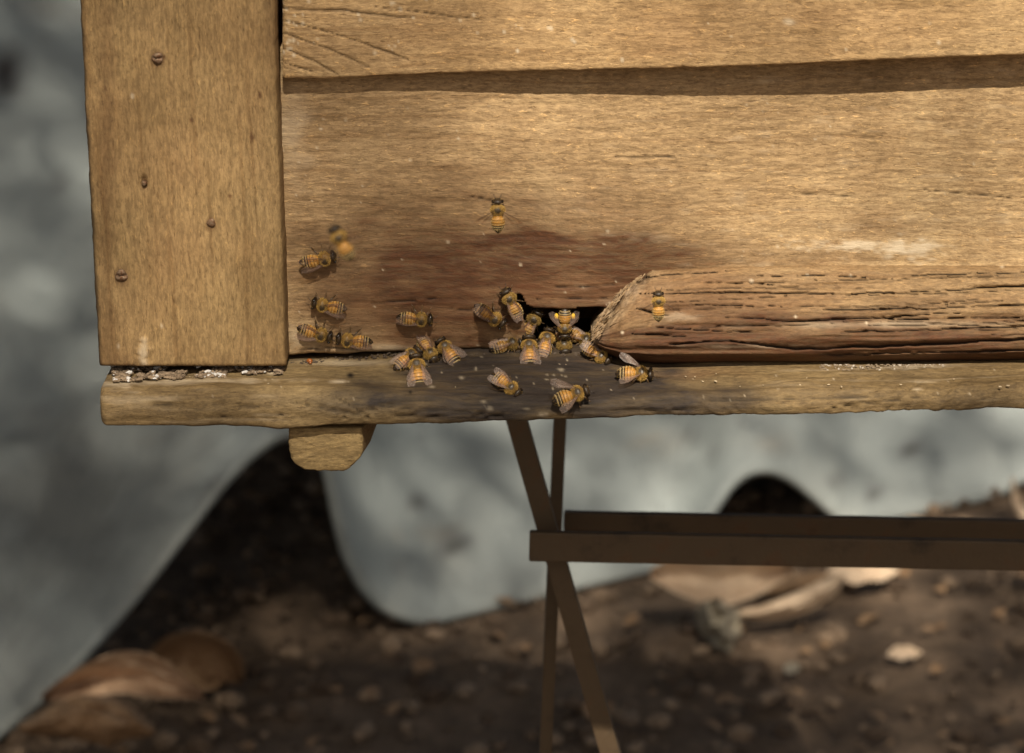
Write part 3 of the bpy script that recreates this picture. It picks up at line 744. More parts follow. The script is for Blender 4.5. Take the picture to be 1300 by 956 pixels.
# ------------------------------------------------------------ dry leaves on the soil
def m_leaf(name, a, b):
    m = NT(name); co = m.n('ShaderNodeTexCoord').outputs['Object']
    c = m.mix(m.mr(m.noise(co, 45, 5, .6), .35, .65), a, b)
    c = m.mix(m.mr(m.noise(co, 160, 3), .6, .7, 0, .5), c, (a[0]*.4, a[1]*.36, a[2]*.3))
    m.l(c, m.b.inputs['Base Color']); m.b.inputs['Roughness'].default_value = .75
    return m.m
ML1 = m_leaf('pale_dry_leaf', (.58, .43, .30), (.74, .58, .42)); ML2 = m_leaf('brown_dry_leaf', (.24, .14, .07), (.36, .23, .13)); ML3 = m_leaf('grey_dry_leaf', (.30, .26, .20), (.42, .37, .28))
ML4 = m_leaf('tan_dry_leaf', (.42, .28, .18), (.56, .40, .27))
def leaf(px, py, L, W, rot, curl, lift, mat, label, tilt=0.0, bend=0.0, fold=.25, seed=1):
    na, nb = 34, 17; u = np.linspace(0, 1, na)[:, None]; v = np.linspace(-1, 1, nb)[None, :]
    wid = W*np.sin(math.pi*u**.85)**.75*(1+.14*np.sin(u*17+seed)*(np.abs(v)**2)); x = (u-.5)*L+0*v; y = wid/2*v
    z = fold*W*np.abs(v)**1.6*np.sin(math.pi*u)+curl*L*(u-.5)**2+.07*W*fbm(u*5+v*1.2, v*2+u, seed, 3)+bend*v*W*u
    tube = 0.012*L*(np.abs(v) < .01)
    T = np.stack([x, y, z-tube], -1); Bt = T.copy(); Bt[..., 2] -= .0009
    ring = np.concatenate([T, Bt[:, ::-1]], 1)
    me_o = loft('dry_leaf', ring, None, mat)
    c = onZ(px, py, GROUND+lift)
    me_o.matrix_world = Matrix.Translation(c) @ Matrix.Rotation(rad(rot), 4, 'Z') @ Matrix.Rotation(rad(tilt), 4, 'X')
    return tag(me_o, label, 'leaf', 'dry leaves fallen on the soil')
def leaf_path(path, Y, cup, mat, label, seed, lobes=.12, crumple=.1):
    """a leaf standing on the soil at depth Y: midrib points (px, py, half width), blade cupped away from the viewer"""
    p = np.array(path, float); t = np.linspace(0, 1, 44); q = np.linspace(0, 1, len(p))
    cx, cy, hw = [np.interp(t, q, p[:, k]) for k in range(3)]
    k = np.ones(7)/7; sm = lambda a: np.convolve(np.pad(a, 3, mode='edge'), k, 'valid'); cx, cy, hw = sm(cx), sm(cy), sm(hw)
    hw = hw*np.clip(np.sin(math.pi*(.03+.94*t)), 0, 1)**.45
    tx, ty = np.gradient(cx), np.gradient(cy); ln = np.hypot(tx, ty); nx, ny = -ty/ln, tx/ln
    v = np.linspace(-1, 1, 21)[None, :]; edge = 1+lobes*fbm(t[:, None]*7, np.sign(v)*3+0*t[:, None], seed, 3)
    X = cx[:, None]+nx[:, None]*hw[:, None]*v*edge; Yp = cy[:, None]+ny[:, None]*hw[:, None]*v*edge
    dep = cup*(np.abs(v)**1.7)-.5*cup+crumple*.05*fbm(t[:, None]*5+seed, v*2.2, seed+3, 4)+.0015*np.abs(np.sin(t[:, None]*38+np.abs(v)*5))
    P = onY(X, Yp, Y+dep); P[..., 2] = np.maximum(P[..., 2], GROUND+.001)
    B = P.copy(); B[..., 1] += .0009; B[..., 2] -= .0004
    o = loft('dry_leaf', np.concatenate([P, B[:, ::-1]], 1), None, mat)
    return tag(o, label, 'leaf', 'dry leaves fallen on the soil')
leaf_path([(822, 728, 14), (860, 730, 28), (910, 737, 33), (960, 732, 28), (1012, 722, 10)], 1.05, -.02, ML1, 'broad pale tan leaf just below the crossbar of the stand', 2)
leaf_path([(925, 780, 8), (975, 777, 12), (1020, 764, 15), (1055, 745, 14), (1072, 728, 8)], 1.04, .01, ML1, 'pale crescent leaf rim curling up right of the broad pale leaf', 5)
leaf_path([(930, 756, 8), (985, 752, 16), (1045, 738, 16), (1062, 730, 6)], 1.13, .02, ML2, 'shaded brown leaf cupped behind the pale crescent rim', 6)
leaf_path([(902, 760, 24), (908, 782, 30), (918, 805, 26), (926, 832, 10)], 1.02, .03, ML3, 'crumpled grey-green leaf scrap below the broad pale leaf', 9, .35, .5)
leaf_path([(50, 888, 10), (100, 868, 24), (160, 852, 28), (215, 868, 26), (262, 885, 12)], .86, -.03, ML4, 'tan curled leaf at the foot of the sheet in the lower left', 12, .2, .3)
leaf_path([(178, 845, 14), (215, 836, 34), (258, 838, 40), (292, 850, 30), (308, 868, 10)], .95, -.03, ML2, 'brown rounded leaf behind the tan one in the lower left', 14, .15, .3)
leaf_path([(20, 925, 12), (90, 912, 30), (150, 915, 32), (200, 930, 12)], .80, .03, ML2, 'brown leaf in front of the tan one in the bottom left corner', 15, .2, .3)
leaf(1148, 832, .028, .014, 10, .3, .008, ML1, 'small pale leaf flake on the soil in the lower right', 25, 0, .3, 21)
leaf(1005, 850, .020, .010, 55, .3, .006, ML3, 'small yellowish leaf sliver left of the pale flake', 20, 0, .3, 23)
leaf(1292, 648, .030, .05, 80, .3, .016, ML1, 'tan leaf standing against the sheet at the right edge', 50, 0, .3, 25)
leaf(1095, 735, .06, .03, 5, .4, .008, ML1, 'flat tan leaf half hidden behind the right part of the crossbar', 15, 0, .3, 27)
leaf(760, 905, .03, .02, 50, .4, .008, ML2, 'small brown leaf at the foot of the stand legs', 15, 0, .3, 29)
leaf(538, 848, .022, .014, 50, .4, .008, ML2, 'small brown leaf on bare soil below the sheet', 15, 0, .3, 31)
rs = np.random.RandomState(77)
def litter():
    V = []; Fc = []; n = 700; k = 0
    for i in range(n):
        x = rs.uniform(-.8, .9); y = rs.uniform(.1, 1.9); s = rs.uniform(.003, .011); a = rs.rand()*6.28; t = rs.uniform(-.5, .5)
        q = np.array([[-1, -.4, 0], [0, -.6, .25], [1, 0, 0], [0, .6, .3], [-.9, .3, .1]])*s
        c_, s_ = math.cos(a), math.sin(a); q = q@np.array([[c_, s_, 0], [-s_, c_, 0], [0, 0, 1]]); q[:, 2] += q[:, 0]*t
        q += [x, y, GROUND+.004+rs.rand()*.004]; V.append(q); b = len(V)*5-5
        Fc += [(b, b+1, b+3), (b+1, b+2, b+3), (b, b+3, b+4)]
    me = mesh_np('leaf_litter', np.vstack(V), np.array(Fc), False)
    o = new_obj('leaf_litter', me, None, ML2)
    return tag(o, 'small brown leaf fragments strewn over the soil', 'leaf litter', None, 'stuff')
litter()

# ------------------------------------------------------------ the tree that shades the place (it stands left of the view)
def tree():
    rs = np.random.RandomState(21)
    root = empty('shade_tree', (-2.1, 1.2, GROUND)); base = np.array(root.location)
    tag(root, 'broad leafy tree left of the hive whose crown dapples the light', 'tree')
    mb = NT('bark'); co = mb.n('ShaderNodeTexCoord').outputs['Object']
    mb.l(mb.ramp(mb.noise(mb.mapping(co, (14, 14, 3)), 1, 6, .7), [(.3, (.05, .035, .025)), (.7, (.17, .13, .095))]), mb.b.inputs['Base Color']); mb.b.inputs['Roughness'].default_value = .9
    mb.l(mb.bump(mb.noise(mb.mapping(co, (20, 20, 4)), 1, 5), .02), mb.b.inputs['Normal'])
    def limb(name, pts, r0, r1):
        n = 18; m_ = len(pts); pts = np.array(pts, float); P = np.zeros((m_*4, n, 3)); t = np.linspace(0, m_-1, m_*4)
        for i, u in enumerate(t):
            c = np.array([np.interp(u, range(m_), pts[:, k]) for k in range(3)]); r = r0+(r1-r0)*u/(m_-1)
            for j in range(n):
                a = 2*math.pi*j/n; d = np.array([math.cos(a), math.sin(a), 0]) if name == 'trunk' else np.array([0, math.cos(a), math.sin(a)])
                P[i, j] = c+d*r*(1+.12*math.sin(3*a+i*.4))
        return loft(name, P, root, mb.m)
    limb('trunk', [(0, 0, -.05), (.05, -.05, .8), (-.02, -.1, 2.2), (.1, -.3, 3.6), (.3, -.5, 4.7)], .19, .07)
    for e in [(2.6, -3.6, 4.3), (3.6, -2.0, 4.4), (1.6, -4.6, 4.2), (4.0, -.6, 4.5), (-.9, -2.6, 4.4), (1.2, -1.6, 4.6)]:
        limb('branch', [(0, -.1, 1.9), (e[0]*.35, e[1]*.35, 3.2), (e[0]*.7, e[1]*.7, 4.0), e], .075, .015)
    n = 190000; N_ = 240000
    xs_ = rs.uniform(-2.6, 3.2, N_); ys_ = rs.uniform(-1.3, 4.6, N_); z = rs.uniform(3.1, 4.4, N_)
    x = xs_+.102*z; yq = ys_-.833*z                                        # xs_, ys_: where the leaf's shade lands at the height of the hive
    cover = .80+.14*fbm(xs_*1.6, ys_*1.6, 120, 2)+.35*np.exp(-(((xs_+.36)/.25)**2+((ys_-.60)/.25)**2))
    cover = cover-.15*np.exp(-(((xs_+.50)/.60)**2+((ys_-1.35)/.50)**2))-.46*np.exp(-(((xs_-.36)/.44)**2+((ys_-.84)/.34)**2))  # gaps and dense spots in the crown shaped to set the light on chosen areas
    cover = cover-.24*np.exp(-(((xs_-.28)/.20)**2+((ys_-.58)/.16)**2))-.24*np.exp(-(((xs_-.0)/.17)**2+((ys_-.88)/.18)**2))
    win = np.exp(-(((xs_-.30)/.85)**4+((ys_-.03)/.30)**4))                  # the opening the sun comes through
    left = 1/(1+np.exp((xs_-.10)/.09))
    cover = cover*(1-win)+win*(.17*left)
    keep = rs.rand(N_) < np.clip(cover, 0, 1)
    ctr = np.stack([x, yq, z], -1)[keep][:n]
    n = len(ctr)
    a = rs.randn(n, 3); a /= np.linalg.norm(a, axis=1, keepdims=True); b = np.cross(a, rs.randn(n, 3)); b /= np.linalg.norm(b, axis=1, keepdims=True)
    ln = rs.uniform(.018, .034, (n, 1)); q = np.stack([ctr-a*ln, ctr+b*ln*.5+a*ln*.1, ctr+a*ln, ctr-b*ln*.5+a*ln*.1], 1).reshape(-1, 3)-base
    me = mesh_np('crown', q, np.arange(n*4).reshape(-1, 4), False)
    ml = NT('green_leaf'); ml.b.inputs['Base Color'].default_value = (.075, .105, .035, 1); ml.b.inputs['Roughness'].default_value = .6
    tr = ml.n('ShaderNodeBsdfTranslucent'); tr.inputs[0].default_value = (.14, .17, .05, 1); mx = ml.n('ShaderNodeMixShader'); mx.inputs[0].default_value = .3
    ml.l(ml.b.outputs[0], mx.inputs[1]); ml.l(tr.outputs[0], mx.inputs[2]); ml.l(mx.outputs[0], ml.out.inputs[0])
    o = new_obj('crown', me, root, ml.m); o['kind'] = 'stuff'
tree()

# ------------------------------------------------------------ debris on the landing board
def debris():
    bm = bmesh.new(); bmesh.ops.create_icosphere(bm, subdivisions=1, radius=1)
    bv = np.array([v.co for v in bm.verts]); bf = np.array([[v.index for v in f.verts] for f in bm.faces]); bm.free()
    V = []; Fc = []; C = []; k = 0
    r = np.random.RandomState(4)
    def put(px, py, s, col, lift=.0):
        nonlocal k
        if s <= 0: return
        c = ledge_top(px, py, s*.4+lift)
        a = r.rand()*6.28; st = r.uniform(.8, 2.4)
        v = bv*np.array([s*st, s, s*r.uniform(.4, .9)])*(1+.5*(r.rand(len(bv), 1)-.5))
        v = v@np.array([[math.cos(a), math.sin(a), 0], [-math.sin(a), math.cos(a), 0], [0, 0, 1]])+c
        V.append(v); Fc.append(bf+k*len(bv)); C.append(np.tile([*col, 1], (len(bv), 1))); k += 1
    for i in range(3000):
        px = 143+r.rand()**1.05*215; w_ = 22-(px-150)*.05
        py = 464+r.rand()**1.3*w_*.9
        if fbm(px*.05, py*.1, 3, 3) < -.2: continue
        t = r.rand(); col = (.10+.2*t, .07+.15*t, .045+.1*t)
        if r.rand() < .05+.22*(fbm(px*.08, 0*px, 6, 2) > .2): col = (.62, .60, .58)
        put(px, py, .0002+.0007*r.rand()**2, col, r.rand()*.0015*(1-(py-464)/25))
    for i in range(240):
        px = r.uniform(365, 800); put(px, L_BACK(px)+r.rand()*5+1, r.uniform(.0002, .0006), (.07, .05, .035))
    for i in range(260):
        px = r.uniform(1040, 1240); put(px, 463+r.rand()**2*7, r.uniform(.0002, .0005), (.42, .37, .31) if r.rand() < .2 else (.2, .15, .1))
    for i in range(40):
        px = r.uniform(150, 1290); put(px, r.uniform(460, 492), r.uniform(.0002, .0004), (.45, .36, .24))
    me = mesh_np('wood_crumbs', np.vstack(V), np.vstack(Fc), False); set_marks(me, np.vstack(C))
    m = NT('wood_crumb'); at = m.n('ShaderNodeVertexColor', layer_name='marks'); m.l(at.outputs[0], m.b.inputs['Base Color']); m.b.inputs['Roughness'].default_value = .8
    o = new_obj('wood_crumbs', me, None, m.m)
    return tag(o, 'grey and white crumbs of sawdust and grit along the back of the landing board', 'debris', None, 'stuff')
debris()

# ------------------------------------------------------------ honey bees
MM = .001
def bee_mat():
    m = NT('bee_body'); at = m.n('ShaderNodeVertexColor', layer_name='marks')
    co = m.n('ShaderNodeTexCoord').outputs['Object']
    c = m.mix(m.mr(m.noise(co, 2500, 3), .4, .65, 0, .3), at.outputs[0], (.03, .02, .01))
    m.l(c, m.b.inputs['Base Color']); m.b.inputs['Roughness'].default_value = .42
    m.b.inputs['Specular IOR Level'].default_value = .5
    m.l(m.bump(m.noise(co, 4000, 2), .00008, .7), m.b.inputs['Normal'])
    return m.m
M_BEE = bee_mat()
def fuzz_mat():
    m = NT('bee_fuzz'); at = m.n('ShaderNodeVertexColor', layer_name='marks')
    m.l(at.outputs[0], m.b.inputs['Base Color']); m.b.inputs['Roughness'].default_value = .7
    m.b.inputs['Specular IOR Level'].default_value = .2
    return m.m
M_FUZZ = fuzz_mat()
def eye_mat():
    m = NT('bee_eye'); m.b.inputs['Base Color'].default_value = (.012, .008, .006, 1); m.b.inputs['Roughness'].default_value = .12
    return m.m
M_EYE = eye_mat()
def wing_mat():
    m = NT('bee_wing'); m.b.inputs['Base Color'].default_value = (.55, .42, .36, 1); m.b.inputs['Roughness'].default_value = .38
    m.b.inputs['Specular IOR Level'].default_value = .9
    tr = m.n('ShaderNodeBsdfTransparent'); tr.inputs[0].default_value = (.95, .88, .8, 1)
    mx = m.n('ShaderNodeMixShader'); mx.inputs[0].default_value = .16
    m.l(tr.outputs[0], mx.inputs[1]); m.l(m.b.outputs[0], mx.inputs[2]); m.l(mx.outputs[0], m.out.inputs[0])
    co = m.n('ShaderNodeTexCoord').outputs['Object']
    m.l(m.bump(m.noise(co, 700, 2), .0004, .8), m.b.inputs['Normal'])
    return m.m
M_WING = wing_mat()
def vein_mat():
    m = NT('bee_wing_vein'); m.b.inputs['Base Color'].default_value = (.10, .055, .03, 1); return m.m
M_VEIN = vein_mat()
def pollen_mat():
    m = NT('pollen'); co = m.n('ShaderNodeTexCoord').outputs['Object']
    m.l(m.mix(m.noise(co, 3000, 2), (.62, .36, .01), (.85, .62, .03)), m.b.inputs['Base Color']); m.b.inputs['Roughness'].default_value = .8
    m.l(m.bump(m.noise(co, 3500, 2), .0002, 1), m.b.inputs['Normal'])
    return m.m
M_POLLEN = pollen_mat()

AMB = np.array([.58, .28, .05]); BLK = np.array([.016, .010, .007]); CRM = np.array([.58, .44, .22]); GOLD = np.array([.78, .50, .14]); BRN = np.array([.13, .075, .03])
WID = 1.17
STA = [(-6.9, .12, .12), (-6.75, .38, .36), (-6.4, .78, .70), (-5.8, 1.22, 1.08), (-5.0, 1.62, 1.42), (-4.0, 1.92, 1.68), (-3.0, 2.02, 1.80), (-2.0, 1.96, 1.78), (-1.2, 1.68, 1.55), (-.7, 1.38, 1.28),
       (-.42, 1.05, 1.0), (-.2, 1.1, 1.08), (.1, 1.25, 1.25), (.6, 1.68, 1.66), (1.3, 1.92, 1.86), (2.0, 1.90, 1.82), (2.7, 1.62, 1.55), (3.2, 1.08, 1.05), (3.42, .62, .6), (3.62, .75, .72), (3.8, 1.40, 1.25),
       (4.15, 1.78, 1.55), (4.6, 1.70, 1.58), (5.0, 1.30, 1.35), (5.3, .78, .90), (5.45, .2, .25)]
STA = [(a, b*WID, c*WID*.98) for a, b, c in STA]
def spine(x, curl):
    """height of the body axis (mm): abdomen droops by curl, head is low"""
    z = np.where(x < 0, -curl*.055*np.minimum(x, 0)**2, 0)
    z = z-np.where(x > 3.4, .30*(x-3.4), 0)
    return z
def tube(path, radii, col, n=7):
    path = np.array(path, float); m_ = len(path); V = []; 
    for i in range(m_):
        d = path[min(i+1, m_-1)]-path[max(i-1, 0)]; d /= np.linalg.norm(d)
        a = np.cross(d, [0, 0, 1.0]); a = a if np.linalg.norm(a) > .1 else np.cross(d, [0, 1.0, 0]); a /= np.linalg.norm(a); b = np.cross(d, a)
        for j in range(n):
            t = 2*math.pi*j/n; V.append(path[i]+radii[i]*(math.cos(t)*a+math.sin(t)*b))
    Fc = []
    for i in range(m_-1):
        for j in range(n):
            k = (j+1) % n; Fc.append((i*n+j, i*n+k, (i+1)*n+k, (i+1)*n+j))
    Fc.append(tuple(range(n))[::-1]); Fc.append(tuple((m_-1)*n+j for j in range(n)))
    return np.array(V), Fc, np.tile([*col, 1], (len(V), 1))

def make_body(curl, legs, seed, tone=1.0, antu=0.0):
    s = np.array(STA); xs = np.unique(np.concatenate([np.linspace(-6.9, 5.45, 96), s[:, 0]])); nr = 26
    ry = np.interp(xs, s[:, 0], s[:, 1]); rz = np.interp(xs, s[:, 0], s[:, 2])
    k = np.array([.25, .5, .25]); ry = np.convolve(np.pad(ry, 1, mode='edge'), k, 'valid'); rz = np.convolve(np.pad(rz, 1, mode='edge'), k, 'valid')
    bands = [-5.9, -5.0, -4.05, -3.05, -2.0, -1.0]     # hind margins of the segments
    V = []; C = []
    for i, x in enumerate(xs):
        st = 1.0
        for b in bands:
            if 0 < x-b < .8: st = min(st, 1+.055*(1-(x-b)/.8))
            if -.22 < x-b <= 0: st = min(st, .955)
        zc = spine(np.array(x), curl)
        xo = x
        for j in range(nr):
            t = 2*math.pi*j/nr; cy, cz = math.cos(t), math.sin(t)
            zz = rz[i]*cz*(st) * (.82 if cz < 0 and x < 0 else 1)
            V.append((xo-(.16*curl*cz*abs(x) if x < 0 else 0)*.35, ry[i]*st*cy, zc+zz))
            # colour
            if x < -.45:
                seg = np.searchsorted(bands, x)      # 0 = tail
                lo = bands[seg-1] if seg > 0 else -7.0; hi = bands[seg] if seg < len(bands) else -.3
                f = (x-lo)/(hi-lo)
                if seg >= 4: col = AMB*1.0 if f > .20 else AMB*.35
                elif seg == 3: col = AMB*.95 if f > .38 else BLK
                elif seg == 0: col = BLK*1.6
                else: col = CRM*.95 if f > .68 else BLK
                if cz < -.55: col = BRN*.8
            elif x < 3.42:
                r_ = math.hypot((x-1.5)/1.15, cy*1.9/1.15) if cz > 0 else 9
                q_ = min(1, max(0, (r_-.75)*2)); col = np.array([.05, .035, .02])*(1-q_)+np.array([.33, .20, .06])*q_
            else: col = np.array([.035, .022, .012])
            C.append((*(np.array(col)*tone), 1))
    V = np.array(V); n = len(xs); Fc = []
    for i in range(n-1):
        for j in range(nr):
            q = (j+1) % nr; Fc.append((i*nr+j, i*nr+q, (i+1)*nr+q, (i+1)*nr+j))
    Fc.append(tuple(range(nr))[::-1]); Fc.append(tuple((n-1)*nr+j for j in range(nr)))
    VV = [V]; CC = [np.array(C)]; nf = len(V)
    rs = np.random.RandomState(seed)
    def add(t):
        nonlocal nf
        VV.append(t[0]); CC.append(t[2]); Fc.extend([tuple(a+nf for a in f) for f in t[1]]); nf += len(t[0])
    floor = -2.9
    for sd in (-1, 1):
        for L_, (x0, fx, reach) in enumerate([(2.5, 1.9, 2.4), (1.5, .1, 3.3), (.6, -2.3, 3.1)]):
            w1 = rs.uniform(-.5, .5); w2 = rs.uniform(-.5, .5)
            if legs == 'fly': knee = (x0+fx*.3, sd*2.0, -2.2); ank = (x0-1.6+w1, sd*1.7, -3.4); toe = (x0-3.2+w2, sd*1.5, -3.9)
            else:
                knee = (x0+fx*.45+w1*.4, sd*(reach*.72), -.35); ank = (x0+fx*.95+w1, sd*(reach*1.02+w2*.3), floor+.55); toe = (x0+fx*1.3+w1, sd*(reach*1.3+w2*.4), floor+.05)
            p0 = (x0, sd*.9, -1.1); p1 = (x0+fx*.15, sd*1.45, -1.25)
            fat = .34 if L_ == 2 else .2
            col = BRN*.75 if L_ < 2 else BRN*.55
            add(tube([p0, p1, knee], [.30, .32, .22], col)); m_ = [(a+b)/2 for a, b in zip(knee, ank)]
            add(tube([knee, m_, ank], [.2, fat, fat*.7 if L_ == 2 else .14], col)); add(tube([ank, [(a+b)/2 for a, b in zip(ank, toe)], toe], [fat*.75 if L_ == 2 else .13, .13, .07], col*1.3))
        ax = 5.1; z0 = -.45+spine(np.array(5.0), 0)+.45
        add(tube([(ax, sd*.35, z0-.05), (ax+.55, sd*.8, z0+.5+antu), (ax+1.15, sd*1.15, z0+.15+antu), (ax+1.75, sd*1.35, z0-.45+antu)], [.10, .10, .10, .08], BLK*2, 6))
    add(tube([(5.0, 0, -.6-.5), (5.15, 0, -1.5), (4.9, 0, -2.1)], [.35, .25, .12], BRN, 6))      # mouthparts
    me = bpy.data.meshes.new('bee_body'); me.from_pydata((np.vstack(VV)*MM).tolist(), [], Fc); me.update()
    me.polygons.foreach_set('use_smooth', [True]*len(me.polygons)); set_marks(me, np.vstack(CC)); me.materials.append(M_BEE)
    return me
def make_fuzz(curl, seed, dens=1.0, tone=1.0):
    rs = np.random.RandomState(seed); s = np.array(STA); V = []; Fc = []; C = []
    def hair(x, t, L_, col, w_=.045, lean=-.35):
        ry = np.interp(x, s[:, 0], s[:, 1]); rz = np.interp(x, s[:, 0], s[:, 2]); cy, cz = math.cos(t), math.sin(t)
        zz = rz*cz*(.82 if cz < 0 and x < 0 else 1)
        p = np.array([x-(.056*curl*cz*abs(x) if x < 0 else 0), ry*cy, spine(np.array(x), curl)+zz]); n = np.array([lean+rs.uniform(-.35, .35), cy+rs.uniform(-.3, .3), cz+rs.uniform(-.3, .3)]); n /= np.linalg.norm(n)
        a = np.cross(n, rs.randn(3)); a /= np.linalg.norm(a); b = len(V)
        V.extend([p-a*w_, p+a*w_, p+n*L_]); Fc.append((b, b+1, b+2)); C.extend([(*col, 1)]*3)
    for i in range(int(2300*dens)):
        x = rs.uniform(-.2, 3.5); t = rs.uniform(-.6, math.pi+.6)
        if math.sin(t) > 0 and math.hypot((x-1.4)/1.15, math.cos(t)*1.9/1.15) < rs.uniform(.6, 1.1): continue
        hair(x, t, rs.uniform(.3, .8), GOLD*tone*rs.uniform(.3, 1.05)**1.2, .035)
    for i in range(int(150*dens)):
        x = rs.uniform(4.6, 5.35); hair(x, rs.uniform(0, 2*math.pi), rs.uniform(.2, .4), (GOLD*.6)*rs.uniform(.4, 1.0), .03, .2)
    for b in [-5.0, -4.05, -3.05, -2.0, -1.1]:
        for i in range(int(150*dens)): hair(b-rs.uniform(-.02, .35), rs.uniform(-.3, math.pi+.3), rs.uniform(.25, .5), CRM*rs.uniform(.7, 1.1), .035, -1.6)
    for i in range(int(350*dens)): hair(rs.uniform(-6.3, -.6), rs.uniform(-.5, math.pi+.5), rs.uniform(.2, .4), GOLD*rs.uniform(.5, 1.1), .025, -1.3)
    me = mesh_np('bee_fuzz', np.array(V)*MM, np.array(Fc), False); set_marks(me, np.array(C)); me.materials.append(M_FUZZ)
    return me
def make_eye(sd):
    n, m_ = 12, 8; P = np.zeros((m_, n, 3)); zc = float(spine(np.array(4.45), 0))
    for i in range(m_):
        f = math.pi*(i+.001)/(m_-.998)
        for j in range(n):
            t = 2*math.pi*j/n; P[i, j] = (4.45+.68*math.sin(f)*math.cos(t)+.12*math.cos(f), sd*(1.52+.62*math.sin(f)*math.sin(t)*.9+.12), zc+.22+1.30*math.cos(f))
    me = bpy.data.meshes.new('bee_eye'); q = []
    for i in range(m_-1):
        for j in range(n): k = (j+1) % n; q.append((i*n+j, i*n+k, (i+1)*n+k, (i+1)*n+j))
    me.from_pydata((P.reshape(-1, 3)*MM).tolist(), [], q); me.update(); me.polygons.foreach_set('use_smooth', [True]*len(q)); me.materials.append(M_EYE)
    fix_normals(me)
    return me
EYES = [make_eye(-1), make_eye(1)]
def make_wing(L_, W_, sd, hind):
    """root at origin, tip along -x, lead edge outward (sd*y)"""
    na, nb = 16, 7; V = []; 
    for i in range(na):
        u = i/(na-1); wl = W_*(.12+.88*min(1, u/.62)**1.25)*math.sqrt(max(0, 1-max(0, (u-.66)/.34)**2.4)); wl = max(wl, .03)
        lead = W_*(.12*math.sin(math.pi*u)-.30*max(0, u-.7)**2/.09)
        for j in range(nb):
            v = j/(nb-1); V.append((-u*L_, sd*(lead-v*wl), .10*math.sin(u*5+v*3)+.10*math.sin(v*9)*u+(0 if not hind else -.08)))
    F_ = [(i*nb+j, (i+1)*nb+j, (i+1)*nb+j+1, i*nb+j+1) for i in range(na-1) for j in range(nb-1)]
    nf = len(F_); V = [np.array(v) for v in V]
    def vein(pts, r):
        P = []
        for (u, v) in pts:
            i = u*(na-1); j = v*(nb-1); i0 = min(int(i), na-2); j0 = min(int(j), nb-2); fu, fv = i-i0, j-j0
            g = lambda a, b: np.array(V0[a*nb+b]); P.append((g(i0, j0)*(1-fu)+g(i0+1, j0)*fu)*(1-fv)+(g(i0, j0+1)*(1-fu)+g(i0+1, j0+1)*fu)*fv+np.array([0, 0, .03]))
        t = tube(P, [r]*len(P), BRN, 4); b = len(V); V.extend(list(t[0])); F_.extend([tuple(a+b for a in f) for f in t[1]])
    V0 = list(V)
    vein([(u, 0) for u in np.linspace(0, .8, 9)], .075)
    if not hind: vein([(0, .1), (.3, .2), (.55, .18), (.8, .02)], .04); vein([(.3, .2), (.38, .6), (.7, .55), (.8, .3)], .03); vein([(0, .3), (.25, .75), (.4, .98)], .03); vein([(.55, .18), (.52, .55)], .03)
    else: vein([(0, .2), (.4, .4), (.7, .5)], .03)
    me = bpy.data.meshes.new('bee_wing'); me.from_pydata((np.array(V)*MM).tolist(), [], F_); me.update()
    me.materials.append(M_WING); me.materials.append(M_VEIN)
    me.polygons.foreach_set('material_index', [0]*nf+[1]*(len(F_)-nf)); me.polygons.foreach_set('use_smooth', [True]*len(F_))
    return me
FW = {sd: make_wing(8.6, 2.75, sd, False) for sd in (-1, 1)}; HW = {sd: make_wing(6.0, 1.9, sd, True) for sd in (-1, 1)}
def make_pollen():
    bm = bmesh.new(); bmesh.ops.create_icosphere(bm, subdivisions=3, radius=1)
    for v in bm.verts:
        n = 1+.16*math.sin(v.co.x*9+v.co.z*7)*math.cos(v.co.y*8); v.co = Vector((v.co.x*1.15*n, v.co.y*.75*n, v.co.z*.85*n))*MM
    me = bpy.data.meshes.new('pollen_basket'); bm.to_mesh(me); bm.free(); me.polygons.foreach_set('use_smooth', [True]*len(me.polygons)); me.materials.append(M_POLLEN)
    return me
POL = make_pollen()

BODIES = {'walk': (make_body(.35, 'walk', 1), .35), 'walk2': (make_body(.15, 'walk', 2, .85), .15), 'curl': (make_body(1.0, 'walk', 3), 1.0), 'fly': (make_body(.5, 'fly', 4, 1.1), .5), 'dark': (make_body(.3, 'walk', 5, .55), .3)}
FUZZ = {k: make_fuzz(c, i+20, 1.0, .55 if k == 'dark' else (.8 if k == 'walk2' else 1.0)) for i, (k, (m_, c)) in enumerate(BODIES.items())}
